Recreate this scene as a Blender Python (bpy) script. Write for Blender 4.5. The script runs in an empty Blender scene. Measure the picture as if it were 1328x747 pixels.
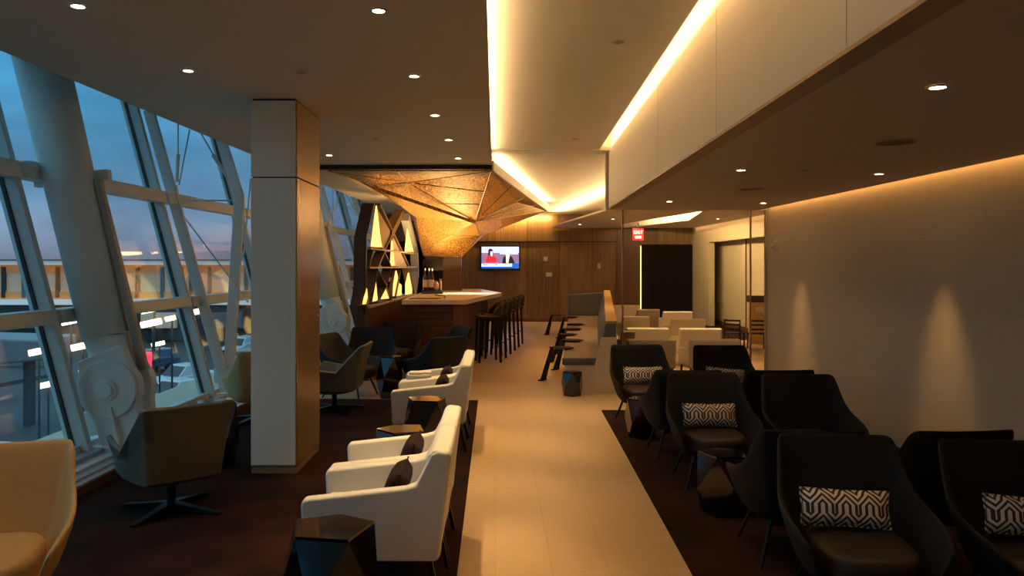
import bpy, bmesh, math, random
from mathutils import Vector, Matrix
random.seed(7)
S = bpy.context.scene
COL = S.collection
F, CX, CY, H = 1030.0, 642.0, 344.0, 1.6

def at(px, py, Y):
    return Vector(((px - CX) * Y / F, Y, H - (py - CY) * Y / F))

# ------------------------------------------------------------ materials
MATS = {}
def lin(c):
    return tuple(((v / 255) / 12.92 if v / 255 <= .04045 else ((v / 255 + .055) / 1.055) ** 2.4) for v in c) + (1,)

def new_mat(name):
    m = bpy.data.materials.new(name); m.use_nodes = True
    nt = m.node_tree
    b = nt.nodes['Principled BSDF']
    MATS[name] = m
    return m, nt, b

def mat(name, col, rough=.6, metal=0, noise=.12, nscale=30, bump=0, coat=0, spec=.5, sheen=0, stretch=(1, 1, 1)):
    m, nt, b = new_mat(name)
    N, L = nt.nodes, nt.links
    tc = N.new('ShaderNodeTexCoord'); mp = N.new('ShaderNodeMapping'); mp.inputs['Scale'].default_value = stretch
    L.new(tc.outputs['Object'], mp.inputs[0])
    nz = N.new('ShaderNodeTexNoise'); nz.inputs['Scale'].default_value = nscale; nz.inputs['Detail'].default_value = 4
    L.new(mp.outputs[0], nz.inputs['Vector'])
    mx = N.new('ShaderNodeMix'); mx.data_type = 'RGBA'
    c = Vector(col)
    mx.inputs[6].default_value = tuple(c * (1 - noise)) + (1,)
    mx.inputs[7].default_value = tuple(min(1, v * (1 + noise)) for v in c) + (1,)
    L.new(nz.outputs['Fac'], mx.inputs[0]); L.new(mx.outputs[2], b.inputs['Base Color'])
    b.inputs['Roughness'].default_value = rough; b.inputs['Metallic'].default_value = metal
    b.inputs['Specular IOR Level'].default_value = spec
    b.inputs['Coat Weight'].default_value = coat; b.inputs['Sheen Weight'].default_value = sheen
    if bump:
        bp = N.new('ShaderNodeBump'); bp.inputs['Strength'].default_value = bump; bp.inputs['Distance'].default_value = .01
        L.new(nz.outputs['Fac'], bp.inputs['Height']); L.new(bp.outputs[0], b.inputs['Normal'])
    return m

def emit(name, col, strength):
    m, nt, b = new_mat(name)
    b.inputs['Base Color'].default_value = tuple(col) + (1,)
    b.inputs['Emission Color'].default_value = tuple(col) + (1,)
    b.inputs['Emission Strength'].default_value = strength
    return m

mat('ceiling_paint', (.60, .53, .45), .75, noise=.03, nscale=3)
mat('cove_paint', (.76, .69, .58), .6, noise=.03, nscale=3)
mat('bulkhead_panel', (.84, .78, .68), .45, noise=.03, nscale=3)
mat('bronze_trim', (.30, .19, .10), .35, metal=.2, noise=.15)
mat('beige_trim', (.45, .36, .28), .5)
mat('dark_trim', (.03, .018, .01), .5)
mat('black_panel', (.003, .002, .0015), .7, spec=.1)
mat('white_leather', (.86, .80, .68), .42, noise=.05, nscale=14, bump=.05)
mat('cream_leather', (.62, .53, .38), .5, noise=.05, nscale=12, bump=.05)
mat('beige_leather', (.62, .37, .13), .5, noise=.08, nscale=60, bump=.1)
mat('olive_leather', (.12, .105, .07), .6, noise=.08, nscale=60, bump=.1)
mat('taupe_fabric', (.24, .18, .12), .8, noise=.1, nscale=80, bump=.1)
mat('black_fabric', (.008, .0078, .006), .8, noise=.25, nscale=90, bump=.15, spec=.25)
mat('charcoal_fabric', (.020, .021, .022), .75, noise=.25, nscale=90, bump=.15, spec=.35)
mat('black_leather_seat', (.017, .011, .007), .5, noise=.2, nscale=40, bump=.08, spec=.4)
mat('brown_fabric', (.022, .010, .008), .85, noise=.5, nscale=30, bump=.2, spec=.15)
mat('grey_blue_fabric', (.085, .088, .095), .8, noise=.12, nscale=60, bump=.1)
mat('tan_fabric', (.22, .15, .085), .7, noise=.1, nscale=50)
mat('black_metal', (.012, .011, .010), .35, metal=.5)
mat('black_lacquer', (.006, .0045, .004), .12, noise=.2, coat=.3)
mat('steel_paint', (.80, .81, .77), .45, noise=.04, nscale=5)
mat('aluminium', (.60, .64, .63), .4, metal=.1, noise=.05)
mat('sill_metal', (.40, .43, .46), .4, metal=.4, noise=.08)
mat('rubber', (.01, .01, .01), .6)
mat('column_stone', (.84, .84, .76), .6, noise=.06, nscale=25)
mat('column_satin', (.55, .36, .17), .27, metal=.55, noise=.05, nscale=5)
mat('white_counter', (.78, .66, .54), .3, noise=.1, nscale=5)
mat('white_base', (.62, .54, .44), .5)
mat('walnut', (.10, .042, .016), .45, noise=.35, nscale=6, stretch=(2, 2, 14))
mat('shelf_wood', (.14, .065, .022), .45, noise=.3, nscale=6, stretch=(3, 3, 12))
mat('pale_panel', (.42, .43, .42), .4)
mat('white_plastic', (.55, .52, .46), .5)
mat('bottle_glass', (.07, .010, .006), .08, coat=.5)
mat('label_paper', (.75, .60, .50), .6)
mat('silver', (.6, .58, .55), .25, metal=1)
mat('clear_jar', (.40, .28, .2), .1, coat=.5)
mat('cloth_white', (.75, .7, .62), .8)
mat('asphalt', (.016, .020, .024), .7, noise=.4, nscale=.3)
mat('apron_concrete', (.05, .055, .06), .7, noise=.2, nscale=.5)
mat('building_dark', (.03, .035, .04), .6)
mat('building_grey', (.16, .17, .18), .6)
mat('orange_cladding', (.35, .14, .05), .6, noise=.4, nscale=.8)
mat('car_white', (.5, .52, .54), .3, coat=.4)
mat('car_blue', (.06, .09, .13), .3, coat=.4)
mat('car_glass', (.01, .012, .015), .08)
mat('hazard_red', (.5, .02, .03), .4)
mat('far_floor', (.48, .40, .31), .4)
emit('led', (1, .72, .36), 14)
emit('door_led', (1, .72, .30), 2.5)
emit('downlight_lens', (1, .80, .52), 22)
emit('sign_red', (1, .015, .02), 1.1)
emit('sign_letter', (1, .75, .6), 3.0)
emit('lamp_amber', (1, .66, .19), 1.15)
emit('headlight', (1, .95, .85), 2.2)
emit('tail_red', (1, .02, .05), 2.5)
emit('glint_glow', (1, .75, .42), 6)
emit('building_window', (.75, .50, .33), .13)
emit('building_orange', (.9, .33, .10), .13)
emit('building_lit_band', (.80, .78, .74), .26)  # pale bands glow to stand for lit fascia; no lamp there
emit('tv_bg', (.50, .60, .85), 1.1); emit('tv_red', (.85, .02, .03), 1.2); emit('tv_skin', (.95, .72, .62), 1.2)
emit('tv_dark', (.01, .01, .03), 1); emit('tv_blue', (.01, .10, .50), 1.2); emit('tv_white', (.75, .92, 1), 1.4); emit('tv_mauve', (.25, .14, .28), 1)

def mat_floor():
    m, nt, b = new_mat('floor_tile'); N, L = nt.nodes, nt.links
    tc = N.new('ShaderNodeTexCoord'); mp = N.new('ShaderNodeMapping'); mp.inputs['Rotation'].default_value = (0, 0, math.pi / 2)
    L.new(tc.outputs['Object'], mp.inputs[0])
    br = N.new('ShaderNodeTexBrick'); L.new(mp.outputs[0], br.inputs['Vector'])
    br.inputs['Scale'].default_value = 1; br.inputs['Brick Width'].default_value = .6; br.inputs['Row Height'].default_value = .3
    br.inputs['Mortar Size'].default_value = .002; br.offset = .5
    br.inputs['Color1'].default_value = (.56, .385, .205, 1); br.inputs['Color2'].default_value = (.53, .36, .19, 1)
    br.inputs['Mortar'].default_value = (.40, .28, .165, 1)
    mp2 = N.new('ShaderNodeMapping'); mp2.inputs['Scale'].default_value = (4, 30, 1); L.new(tc.outputs['Object'], mp2.inputs[0])
    nz = N.new('ShaderNodeTexNoise'); nz.inputs['Scale'].default_value = 2; nz.inputs['Detail'].default_value = 5; L.new(mp2.outputs[0], nz.inputs['Vector'])
    mr = N.new('ShaderNodeMapRange'); mr.inputs[3].default_value = .82; mr.inputs[4].default_value = 1.12; L.new(nz.outputs['Fac'], mr.inputs[0])
    mx = N.new('ShaderNodeMix'); mx.data_type = 'RGBA'; mx.blend_type = 'MULTIPLY'; mx.inputs[0].default_value = 1
    L.new(br.outputs['Color'], mx.inputs[6]); L.new(mr.outputs[0], mx.inputs[7]); L.new(mx.outputs[2], b.inputs['Base Color'])
    b.inputs['Roughness'].default_value = .42
mat_floor()

def mat_carpet():
    m, nt, b = new_mat('carpet'); N, L = nt.nodes, nt.links
    tc = N.new('ShaderNodeTexCoord')
    nz = N.new('ShaderNodeTexNoise'); nz.inputs['Scale'].default_value = 160; nz.inputs['Detail'].default_value = 3; L.new(tc.outputs['Object'], nz.inputs['Vector'])
    n2 = N.new('ShaderNodeTexNoise'); n2.inputs['Scale'].default_value = 3; L.new(tc.outputs['Object'], n2.inputs['Vector'])
    ad = N.new('ShaderNodeMath'); ad.operation = 'MULTIPLY'; L.new(nz.outputs['Fac'], ad.inputs[0]); L.new(n2.outputs['Fac'], ad.inputs[1])
    cr = N.new('ShaderNodeValToRGB'); cr.color_ramp.elements[0].color = (.006, .0028, .002, 1); cr.color_ramp.elements[1].color = (.040, .013, .008, 1)
    cr.color_ramp.elements[0].position = .1; cr.color_ramp.elements[1].position = .5
    L.new(ad.outputs[0], cr.inputs[0]); L.new(cr.outputs[0], b.inputs['Base Color'])
    bp = N.new('ShaderNodeBump'); bp.inputs['Strength'].default_value = .5; L.new(nz.outputs['Fac'], bp.inputs['Height']); L.new(bp.outputs[0], b.inputs['Normal'])
    b.inputs['Roughness'].default_value = .95; b.inputs['Specular IOR Level'].default_value = .1
mat_carpet()

def mat_wood_panel():   # veneer wall panels about 0.9 m wide with dark joints
    m, nt, b = new_mat('wood_panel'); N, L = nt.nodes, nt.links
    tc = N.new('ShaderNodeTexCoord'); sx = N.new('ShaderNodeSeparateXYZ'); L.new(tc.outputs['Object'], sx.inputs[0])
    dv = N.new('ShaderNodeMath'); dv.operation = 'DIVIDE'; dv.inputs[1].default_value = .92; L.new(sx.outputs[0], dv.inputs[0])
    fl = N.new('ShaderNodeMath'); fl.operation = 'FLOOR'; L.new(dv.outputs[0], fl.inputs[0])
    fr = N.new('ShaderNodeMath'); fr.operation = 'FRACT'; L.new(dv.outputs[0], fr.inputs[0])
    wn = N.new('ShaderNodeTexWhiteNoise'); wn.noise_dimensions = '1D'; L.new(fl.outputs[0], wn.inputs['W'])
    mp = N.new('ShaderNodeMapping'); mp.inputs['Scale'].default_value = (14, 14, .5); L.new(tc.outputs['Object'], mp.inputs[0])
    nz = N.new('ShaderNodeTexNoise'); nz.inputs['Scale'].default_value = 2.5; nz.inputs['Detail'].default_value = 6; L.new(mp.outputs[0], nz.inputs['Vector'])
    ad = N.new('ShaderNodeMath'); ad.operation = 'MULTIPLY_ADD'; ad.inputs[1].default_value = .35; L.new(wn.outputs[0], ad.inputs[0]); L.new(nz.outputs['Fac'], ad.inputs[2])
    cr = N.new('ShaderNodeValToRGB'); cr.color_ramp.elements[0].color = (.075, .038, .015, 1); cr.color_ramp.elements[1].color = (.24, .135, .055, 1)
    cr.color_ramp.elements[0].position = .3; cr.color_ramp.elements[1].position = .95
    L.new(ad.outputs[0], cr.inputs[0])
    gt = N.new('ShaderNodeMath'); gt.operation = 'GREATER_THAN'; gt.inputs[1].default_value = .985; L.new(fr.outputs[0], gt.inputs[0])
    mx = N.new('ShaderNodeMix'); mx.data_type = 'RGBA'; mx.inputs[7].default_value = (.02, .01, .005, 1)
    L.new(gt.outputs[0], mx.inputs[0]); L.new(cr.outputs[0], mx.inputs[6]); L.new(mx.outputs[2], b.inputs['Base Color'])
    b.inputs['Roughness'].default_value = .42
mat_wood_panel()

def mat_wall_fabric():
    m, nt, b = new_mat('wall_covering'); N, L = nt.nodes, nt.links
    tc = N.new('ShaderNodeTexCoord')
    out = []
    for sc in ((1, 4, 160), (1, 160, 4)):
        mp = N.new('ShaderNodeMapping'); mp.inputs['Scale'].default_value = sc; L.new(tc.outputs['Object'], mp.inputs[0])
        nz = N.new('ShaderNodeTexNoise'); nz.inputs['Scale'].default_value = 1.2; nz.inputs['Detail'].default_value = 3; L.new(mp.outputs[0], nz.inputs['Vector']); out.append(nz)
    ad = N.new('ShaderNodeMath'); ad.operation = 'ADD'; L.new(out[0].outputs['Fac'], ad.inputs[0]); L.new(out[1].outputs['Fac'], ad.inputs[1])
    mr = N.new('ShaderNodeMapRange'); mr.inputs[1].default_value = .6; mr.inputs[2].default_value = 1.4; L.new(ad.outputs[0], mr.inputs[0])
    mx = N.new('ShaderNodeMix'); mx.data_type = 'RGBA'; mx.inputs[6].default_value = (.47, .41, .26, 1); mx.inputs[7].default_value = (.62, .54, .35, 1)
    L.new(mr.outputs[0], mx.inputs[0]); L.new(mx.outputs[2], b.inputs['Base Color'])
    b.inputs['Roughness'].default_value = .55
mat_wall_fabric()

def mat_perforated():   # gold mesh panels pierced with small holes, light passes through them
    m, nt, b = new_mat('perforated_gold'); N, L = nt.nodes, nt.links
    tc = N.new('ShaderNodeTexCoord')
    vo = N.new('ShaderNodeTexVoronoi'); vo.inputs['Scale'].default_value = 24; L.new(tc.outputs['Object'], vo.inputs['Vector'])
    cr = N.new('ShaderNodeValToRGB'); cr.color_ramp.elements[0].position = .28; cr.color_ramp.elements[1].position = .36
    cr.color_ramp.elements[0].color = (1, 1, 1, 1); cr.color_ramp.elements[1].color = (0, 0, 0, 1)
    L.new(vo.outputs['Distance'], cr.inputs[0])
    c2 = N.new('ShaderNodeMix'); c2.data_type = 'RGBA'; c2.inputs[6].default_value = (.24, .13, .035, 1); c2.inputs[7].default_value = (.72, .46, .12, 1)
    v2 = N.new('ShaderNodeTexVoronoi'); v2.feature = 'DISTANCE_TO_EDGE'; v2.inputs['Scale'].default_value = 24; L.new(tc.outputs['Object'], v2.inputs['Vector'])
    m2 = N.new('ShaderNodeMapRange'); m2.inputs[1].default_value = .04; m2.inputs[2].default_value = .16; L.new(v2.outputs['Distance'], m2.inputs[0]); L.new(m2.outputs[0], c2.inputs[0]); L.new(c2.outputs[2], b.inputs['Base Color'])
    b.inputs['Base Color'].default_value = (.66, .42, .11, 1); b.inputs['Metallic'].default_value = .35; b.inputs['Roughness'].default_value = .45
    tr = N.new('ShaderNodeBsdfTranslucent'); tr.inputs[0].default_value = (1, .62, .25, 1)
    mx = N.new('ShaderNodeMixShader'); L.new(cr.outputs[0], mx.inputs[0]); L.new(b.outputs[0], mx.inputs[1]); L.new(tr.outputs[0], mx.inputs[2])
    L.new(mx.outputs[0], nt.nodes['Material Output'].inputs[0])
mat_perforated()

def mat_glass(name, tint, refl):
    m, nt, b = new_mat(name); N, L = nt.nodes, nt.links
    N.remove(b)
    t = N.new('ShaderNodeBsdfTransparent'); t.inputs[0].default_value = tint + (1,)
    g = N.new('ShaderNodeBsdfGlossy'); g.inputs['Roughness'].default_value = .02
    fr = N.new('ShaderNodeFresnel'); ge = N.new('ShaderNodeNewGeometry'); io = N.new('ShaderNodeMapRange'); io.inputs[3].default_value = 1.45; io.inputs[4].default_value = 1 / 1.45
    L.new(ge.outputs['Backfacing'], io.inputs[0]); L.new(io.outputs[0], fr.inputs[0])
    ml = N.new('ShaderNodeMath'); ml.operation = 'MULTIPLY'; ml.inputs[1].default_value = refl; L.new(fr.outputs[0], ml.inputs[0])
    mx = N.new('ShaderNodeMixShader'); L.new(ml.outputs[0], mx.inputs[0]); L.new(t.outputs[0], mx.inputs[1]); L.new(g.outputs[0], mx.inputs[2])
    L.new(mx.outputs[0], nt.nodes['Material Output'].inputs[0])
mat_glass('window_glass', (.93, .97, .98), 1.0)
mat_glass('partition_glass', (.97, .97, .95), .7)

def mat_pattern():   # cream and dark brown interlocking zigzag weave
    m, nt, b = new_mat('zigzag_weave'); N, L = nt.nodes, nt.links
    tc = N.new('ShaderNodeTexCoord'); sx = N.new('ShaderNodeSeparateXYZ'); L.new(tc.outputs['Object'], sx.inputs[0])
    def M(op, a, bb=None, c=None):
        n = N.new('ShaderNodeMath'); n.operation = op
        for i, v in enumerate((a, bb, c)):
            if v is None: continue
            if isinstance(v, (int, float)): n.inputs[i].default_value = v
            else: L.new(v, n.inputs[i])
        return n.outputs[0]
    x = M('PINGPONG', M('ADD', sx.outputs[0], 5.0), .052)           # mirrored every 52 mm
    pp = M('ADD', sx.outputs[2], .1)          # slanted, upright, slanted
    tri = M('ADD', M('MINIMUM', pp, .075), M('MAXIMUM', M('SUBTRACT', pp, .115), 0.0))
    ph = M('FRACT', M('DIVIDE', M('ADD', x, tri), .028))
    st = M('GREATER_THAN', ph, .47)
    mx = N.new('ShaderNodeMix'); mx.data_type = 'RGBA'; mx.inputs[6].default_value = (.045, .022, .012, 1); mx.inputs[7].default_value = (.80, .72, .60, 1)
    L.new(st, mx.inputs[0]); L.new(mx.outputs[2], b.inputs['Base Color']); b.inputs['Roughness'].default_value = .8
mat_pattern()

# ------------------------------------------------------------ builders
class MB:
    def __init__(s): s.bm = bmesh.new()
    def box(s, c, size, rz=0, ry=0, rx=0):
        M = Matrix.Translation(c) @ Matrix.Rotation(rz, 4, 'Z') @ Matrix.Rotation(ry, 4, 'Y') @ Matrix.Rotation(rx, 4, 'X') @ Matrix.Diagonal((*size, 1))
        bmesh.ops.create_cube(s.bm, size=1, matrix=M); return s
    def bb(s, x0, x1, y0, y1, z0, z1):
        return s.box(((x0 + x1) / 2, (y0 + y1) / 2, (z0 + z1) / 2), (abs(x1 - x0), abs(y1 - y0), abs(z1 - z0)))
    def cyl(s, p0, p1, r0, r1=None, n=16):
        p0, p1 = Vector(p0), Vector(p1); d = p1 - p0; r1 = r0 if r1 is None else r1
        q = d.to_track_quat('Z', 'Y').to_matrix().to_4x4()
        bmesh.ops.create_cone(s.bm, cap_ends=True, segments=n, radius1=r0, radius2=r1, depth=d.length, matrix=Matrix.Translation((p0 + p1) / 2) @ q); return s
    def bar(s, p0, p1, w, t, up=(0, 1, 0)):      # rectangular bar: w across 'up', t along 'up'
        p0, p1, up = Vector(p0), Vector(p1), Vector(up)
        d = (p1 - p0).normalized(); u = (up - d * up.dot(d)).normalized(); v = d.cross(u)
        vs = [s.bm.verts.new(p + v * a * w / 2 + u * b * t / 2) for p in (p0, p1) for a, b in ((-1, -1), (1, -1), (1, 1), (-1, 1))]
        for f in ((3, 2, 1, 0), (4, 5, 6, 7), (0, 1, 5, 4), (1, 2, 6, 5), (2, 3, 7, 6), (3, 0, 4, 7)): s.bm.faces.new([vs[i] for i in f])
        return s
    def prism(s, pts, off):                      # closed outline swept by a vector
        off = Vector(off); a = [s.bm.verts.new(p) for p in pts]; b = [s.bm.verts.new(Vector(p) + off) for p in pts]; n = len(a)
        s.bm.faces.new(a); s.bm.faces.new(b[::-1])
        for i in range(n): s.bm.faces.new((a[i], b[i], b[(i + 1) % n], a[(i + 1) % n]))
        return s
    def loft(s, rings, cap=True):
        R = [[s.bm.verts.new(p) for p in r] for r in rings]; n = len(R[0])
        for a, b in zip(R, R[1:]):
            for i in range(n): s.bm.faces.new((a[i], a[(i + 1) % n], b[(i + 1) % n], b[i]))
        if cap: s.bm.faces.new(R[0][::-1]); s.bm.faces.new(R[-1])
        return s
    def grid(s, rows):
        R = [[s.bm.verts.new(p) for p in r] for r in rows]
        for a, b in zip(R, R[1:]):
            for i in range(len(a) - 1): s.bm.faces.new((a[i], a[i + 1], b[i + 1], b[i]))
        return s
    def lathe(s, c, prof, n=20):
        c = Vector(c); return s.loft([[c + Vector((r * math.cos(2 * math.pi * i / n), r * math.sin(2 * math.pi * i / n), z)) for i in range(n)] for r, z in prof])
    def build(s, name, m, parent=None, bevel=0, subsurf=0, solid=0, smooth=False, loc=None, fix=True, seg=2):
        if fix: bmesh.ops.recalc_face_normals(s.bm, faces=s.bm.faces)
        me = bpy.data.meshes.new(name); s.bm.to_mesh(me); s.bm.free()
        me.materials.append(MATS[m])
        o = bpy.data.objects.new(name, me); COL.objects.link(o)
        if parent: o.parent = parent
        if loc: o.location = loc
        if solid:
            md = o.modifiers.new('s', 'SOLIDIFY'); md.thickness = solid; md.offset = 0
        if bevel:
            md = o.modifiers.new('b', 'BEVEL'); md.width = bevel; md.segments = seg; md.limit_method = 'ANGLE'
        if subsurf:
            md = o.modifiers.new('u', 'SUBSURF'); md.levels = subsurf; md.render_levels = subsurf
        if smooth or subsurf:
            for p in me.polygons: p.use_smooth = True
        return o

def tag(o, label, cat, group=None):
    o['label'] = label; o['category'] = cat
    if group: o['group'] = group
    return o
def thing(name, label=None, cat=None, loc=(0, 0, 0), rz=0, group=None):
    o = bpy.data.objects.new(name, None); COL.objects.link(o); o.location = loc; o.rotation_euler = (0, 0, rz)
    o.empty_display_size = .1
    if label: tag(o, label, cat, group)
    return o
def struct(o): o['kind'] = 'structure'; return o
def copy_tree(o, parent=None):
    c = o.copy(); COL.objects.link(c); c.parent = parent
    for ch in [k for k in bpy.data.objects if k.parent == o]: copy_tree(ch, c)
    return c
_used = set()
def place(proto, loc, rz, label, group=None, scale=1):
    if proto.name in _used: o = copy_tree(proto)
    else: o = proto; _used.add(proto.name)
    o.location = loc; o.rotation_euler = (0, 0, rz); o.scale = (scale,) * 3 if isinstance(scale, (int, float)) else scale
    o['label'] = label
    if group: o['group'] = group
    return o
R = math.radians

def area(loc, size, size_y, energy, col, rot, spread=None):
    l = bpy.data.lights.new('area_lamp', 'AREA'); l.shape = 'RECTANGLE'; l.size = size; l.size_y = size_y; l.energy = energy; l.color = col  # shared name for coves, wall slots, added canopy fills and screen glow
    if spread: l.spread = spread
    o = bpy.data.objects.new('area_lamp', l); COL.objects.link(o); o.location = loc; o.rotation_euler = rot; return o
def strip_light(p0, p1, w, energy, col, direction):
    p0, p1 = Vector(p0), Vector(p1); d = p1 - p0; z = -Vector(direction).normalized(); y = d.normalized(); z = (z - y * z.dot(y)).normalized(); x = y.cross(z)
    o = area((p0 + p1) / 2, w, d.length, energy, col, (0, 0, 0))
    o.matrix_world = Matrix.Translation((p0 + p1) / 2) @ Matrix((x, y, z)).transposed().to_4x4(); return o
WARM = (1, .66, .31); WARM2 = (1, .66, .31)

# ------------------------------------------------------------ the room
YN, YC, YG, YB = -2.6, 10.05, 10.3, 22.5
ZL, ZM, ZR, ZF = 2.87, 3.05, 2.32, 2.65
XW = 3.53
def xs(Y, x0): return x0 + .03 * (Y - 6.2)      # lines that run with the glass wall
def slab(name, pts, z, t, m): return struct(MB().prism([(x, y, z) for x, y in pts], (0, 0, t)).build(name, m))

struct(MB().bb(-4.2, 6.6, YN, YB + .2, -.1, 0).build('floor', 'floor_tile'))
cl = struct(MB().prism([(xs(YN, -2.86), YN + .05, 0), (-.19, YN + .05, 0), (-.2, 9.35, 0), (xs(9.5, -2.86), 9.5, 0)], (0, 0, .012)).build('floor.001', 'carpet'))
cr_ = struct(MB().prism([(.80, YN + .05, 0), (XW - .01, YN + .05, 0), (XW - .01, 8.72, 0), (1.17, 8.72, 0)], (0, 0, .012)).build('floor.002', 'carpet'))

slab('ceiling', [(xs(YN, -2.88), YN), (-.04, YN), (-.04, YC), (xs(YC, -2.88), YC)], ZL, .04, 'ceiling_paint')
# beyond the dark shadow-gap bar: window-side strip and the piece behind the gold canopy
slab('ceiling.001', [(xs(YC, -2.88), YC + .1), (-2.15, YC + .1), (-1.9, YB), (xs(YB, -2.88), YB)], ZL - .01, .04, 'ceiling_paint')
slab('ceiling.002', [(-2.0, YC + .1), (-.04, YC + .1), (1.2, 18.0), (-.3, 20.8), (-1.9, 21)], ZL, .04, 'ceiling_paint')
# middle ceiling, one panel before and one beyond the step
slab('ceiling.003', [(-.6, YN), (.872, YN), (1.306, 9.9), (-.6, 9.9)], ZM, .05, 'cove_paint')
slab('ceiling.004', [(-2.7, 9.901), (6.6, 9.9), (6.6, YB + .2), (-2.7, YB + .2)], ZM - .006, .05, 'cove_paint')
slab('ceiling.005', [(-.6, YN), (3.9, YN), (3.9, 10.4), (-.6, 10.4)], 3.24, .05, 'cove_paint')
struct(MB().bb(-.6, -.55, YN, 9.9, ZL + .04, 3.24).build('trim_1', 'cove_paint'))
struct(MB().bb(1.22, 1.50, 9.88, 9.92, 3.03, 3.26).build('trim_19', 'cove_paint'))
# bulkhead face and its bronze edge
def xb(Y): return 1.168 + .0345 * (Y - 2.156)
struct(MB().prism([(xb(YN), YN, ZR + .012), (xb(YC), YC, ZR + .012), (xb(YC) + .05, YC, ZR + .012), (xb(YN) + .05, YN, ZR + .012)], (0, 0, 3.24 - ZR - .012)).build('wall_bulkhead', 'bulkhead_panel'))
for k, Y in enumerate((2.68, 4.48, 6.42)):   # fine joints in the bulkhead face
    struct(MB().bb(xb(Y) - .001, xb(Y) + .01, Y - .003, Y + .003, ZR + .02, 3.2).build('trim_%d' % (20 + k), 'beige_trim'))
struct(MB().prism([(xb(YN), YN, ZR - .004), (xb(YN) + .105, YN, ZR - .004), (xb(YC) + .105, YC, ZR - .004), (xb(YC), YC, ZR - .004)], (0, 0, .016)).build('trim_2', 'bronze_trim'))
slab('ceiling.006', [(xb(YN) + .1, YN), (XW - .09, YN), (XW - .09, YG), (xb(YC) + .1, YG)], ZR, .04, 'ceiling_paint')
struct(MB().bb(-2.62, -.04, YC, YC + .1, ZL - .055, ZL + .12).build('trim_3', 'dark_trim'))  # dark bar painted in place of the shadow gap at the ceiling edge
# lower ceiling beyond the glass partition with a slanted slot
A0, A1 = (1.60, 21.3), (2.55, 10.45)
H1, H2, H3, H4 = (4.02, 15.4), (4.53, 18.6), (3.60, 22.4), (3.2, 20.3)
slab('ceiling.007', [A1, (4.02, 10.45), H1, H4, H3, (1.6, 22.4), A0], ZF, .04, 'ceiling_paint')
slab('ceiling.008', [(4.02, 10.45), (6.6, 10.45), (6.6, 22.4), H3, H2, H1], ZF, .04, 'ceiling_paint')
for k, (a, b) in enumerate(((H1, H2), (H2, H3))):
    struct(MB().bar((a[0] + .02, a[1], 2.86), (b[0] + .02, b[1], 2.86), .03, .36, (0, 0, 1)).build('trim_%d' % (40 + k), 'cove_paint'))
struct(MB().bb(xb(YC), 6.6, YG, YG + .1, ZR, 3.2).build('trim_4', 'ceiling_paint'))

# right wall, end trim, rooms beyond
struct(MB().bb(XW, XW + .12, YN, YG, 0, 3.2).build('wall_right', 'wall_covering'))
struct(MB().bb(XW - .02, XW + .14, YG, YG + .06, 0, ZR).build('trim_5', 'beige_trim'))
struct(MB().bb(XW + .12, 6.6, YG + .1, YG + .2, 0, ZF).build('wall_front_right', 'wall_covering'))
struct(MB().bb(-4.2, XW + .12, YN - .1, YN, 0, 3.3).build('wall_near', 'wall_covering'))
struct(MB().bb(-3.1, 4.13, YB, YB + .12, 0, 3.05).build('wall_back', 'wood_panel'))
struct(MB().bb(-3.1, 3.44, YB - .05, YB, 2.28, 3.02).build('wall_back.001', 'wood_panel'))
struct(MB().bb(-3.1, 3.44, YB - .012, YB, 2.25, 2.28).build('trim_6', 'dark_trim'))
struct(MB().bb(-3.1, 4.1, YB - .02, YB, 0, .1).build('baseboard_back', 'walnut'))
struct(MB().bb(4.13, 6.6, YB, YB + .12, 2.19, 3.05).build('wall_back.002', 'wood_panel'))
struct(MB().bb(3.44, 4.13, YB - .08, YB, 0, 2.6).build('wall_back.003', 'walnut'))
d = struct(MB().bb(4.13, 5.62, YB + .02, YB + .08, 0, 2.19).build('door_1', 'black_panel'))
struct(MB().bb(4.105, 4.125, YB - .1, YB - .08, .3, 2.15).build('trim_7', 'door_led'))
struct(MB().bb(5.6, 5.72, 10.5, YB, 2.2, ZF).build('trim_8', 'wall_covering'))
struct(MB().bb(5.6, 5.75, 20.8, YB, 0, 2.2).build('wall_corridor_end', 'wall_covering'))
struct(MB().bb(5.6, 6.6, YB - .02, YB + .1, 0, 2.3).build('wall_corridor_back', 'wall_covering'))
struct(MB().bb(6.0, 6.1, 10.5, YB + .1, 0, 2.9).build('wall_corridor', 'wall_covering'))
struct(MB().bb(5.97, 6.0, 10.5, YB, 0, .12).build('baseboard_corridor', 'walnut'))
struct(MB().bb(5.98, 6.0, 18.93, 18.98, .1, 2.4).build('trim_9', 'walnut'))
struct(MB().bb(5.55, 5.65, 15.2, 15.3, 0, 2.2).build('trim_10', 'beige_trim'))
# stepped black carpet behind the partition
struct(MB().bb(4.75, 5.97, 17.0, 22.0, 0, .01).build('floor.003', 'carpet'))

# glass partition at the end of the right seating area
gp = thing('glass_partition', 'clear frameless glass partition behind the two farthest patterned-cushion chairs', 'partition', (0, 0, 0))
MB().bb(1.67, 3.315, YG + .02, YG + .035, .01, ZR).build('glass_panel', 'partition_glass', gp)
MB().bb(3.33, XW - .02, YG + .02, YG + .035, .01, ZR).build('glass_panel', 'partition_glass', gp)
for x in (1.66, 3.322): MB().bb(x - .008, x + .008, YG + .01, YG + .045, .0, ZR).build('edge_profile', 'bronze_trim', gp)

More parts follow.
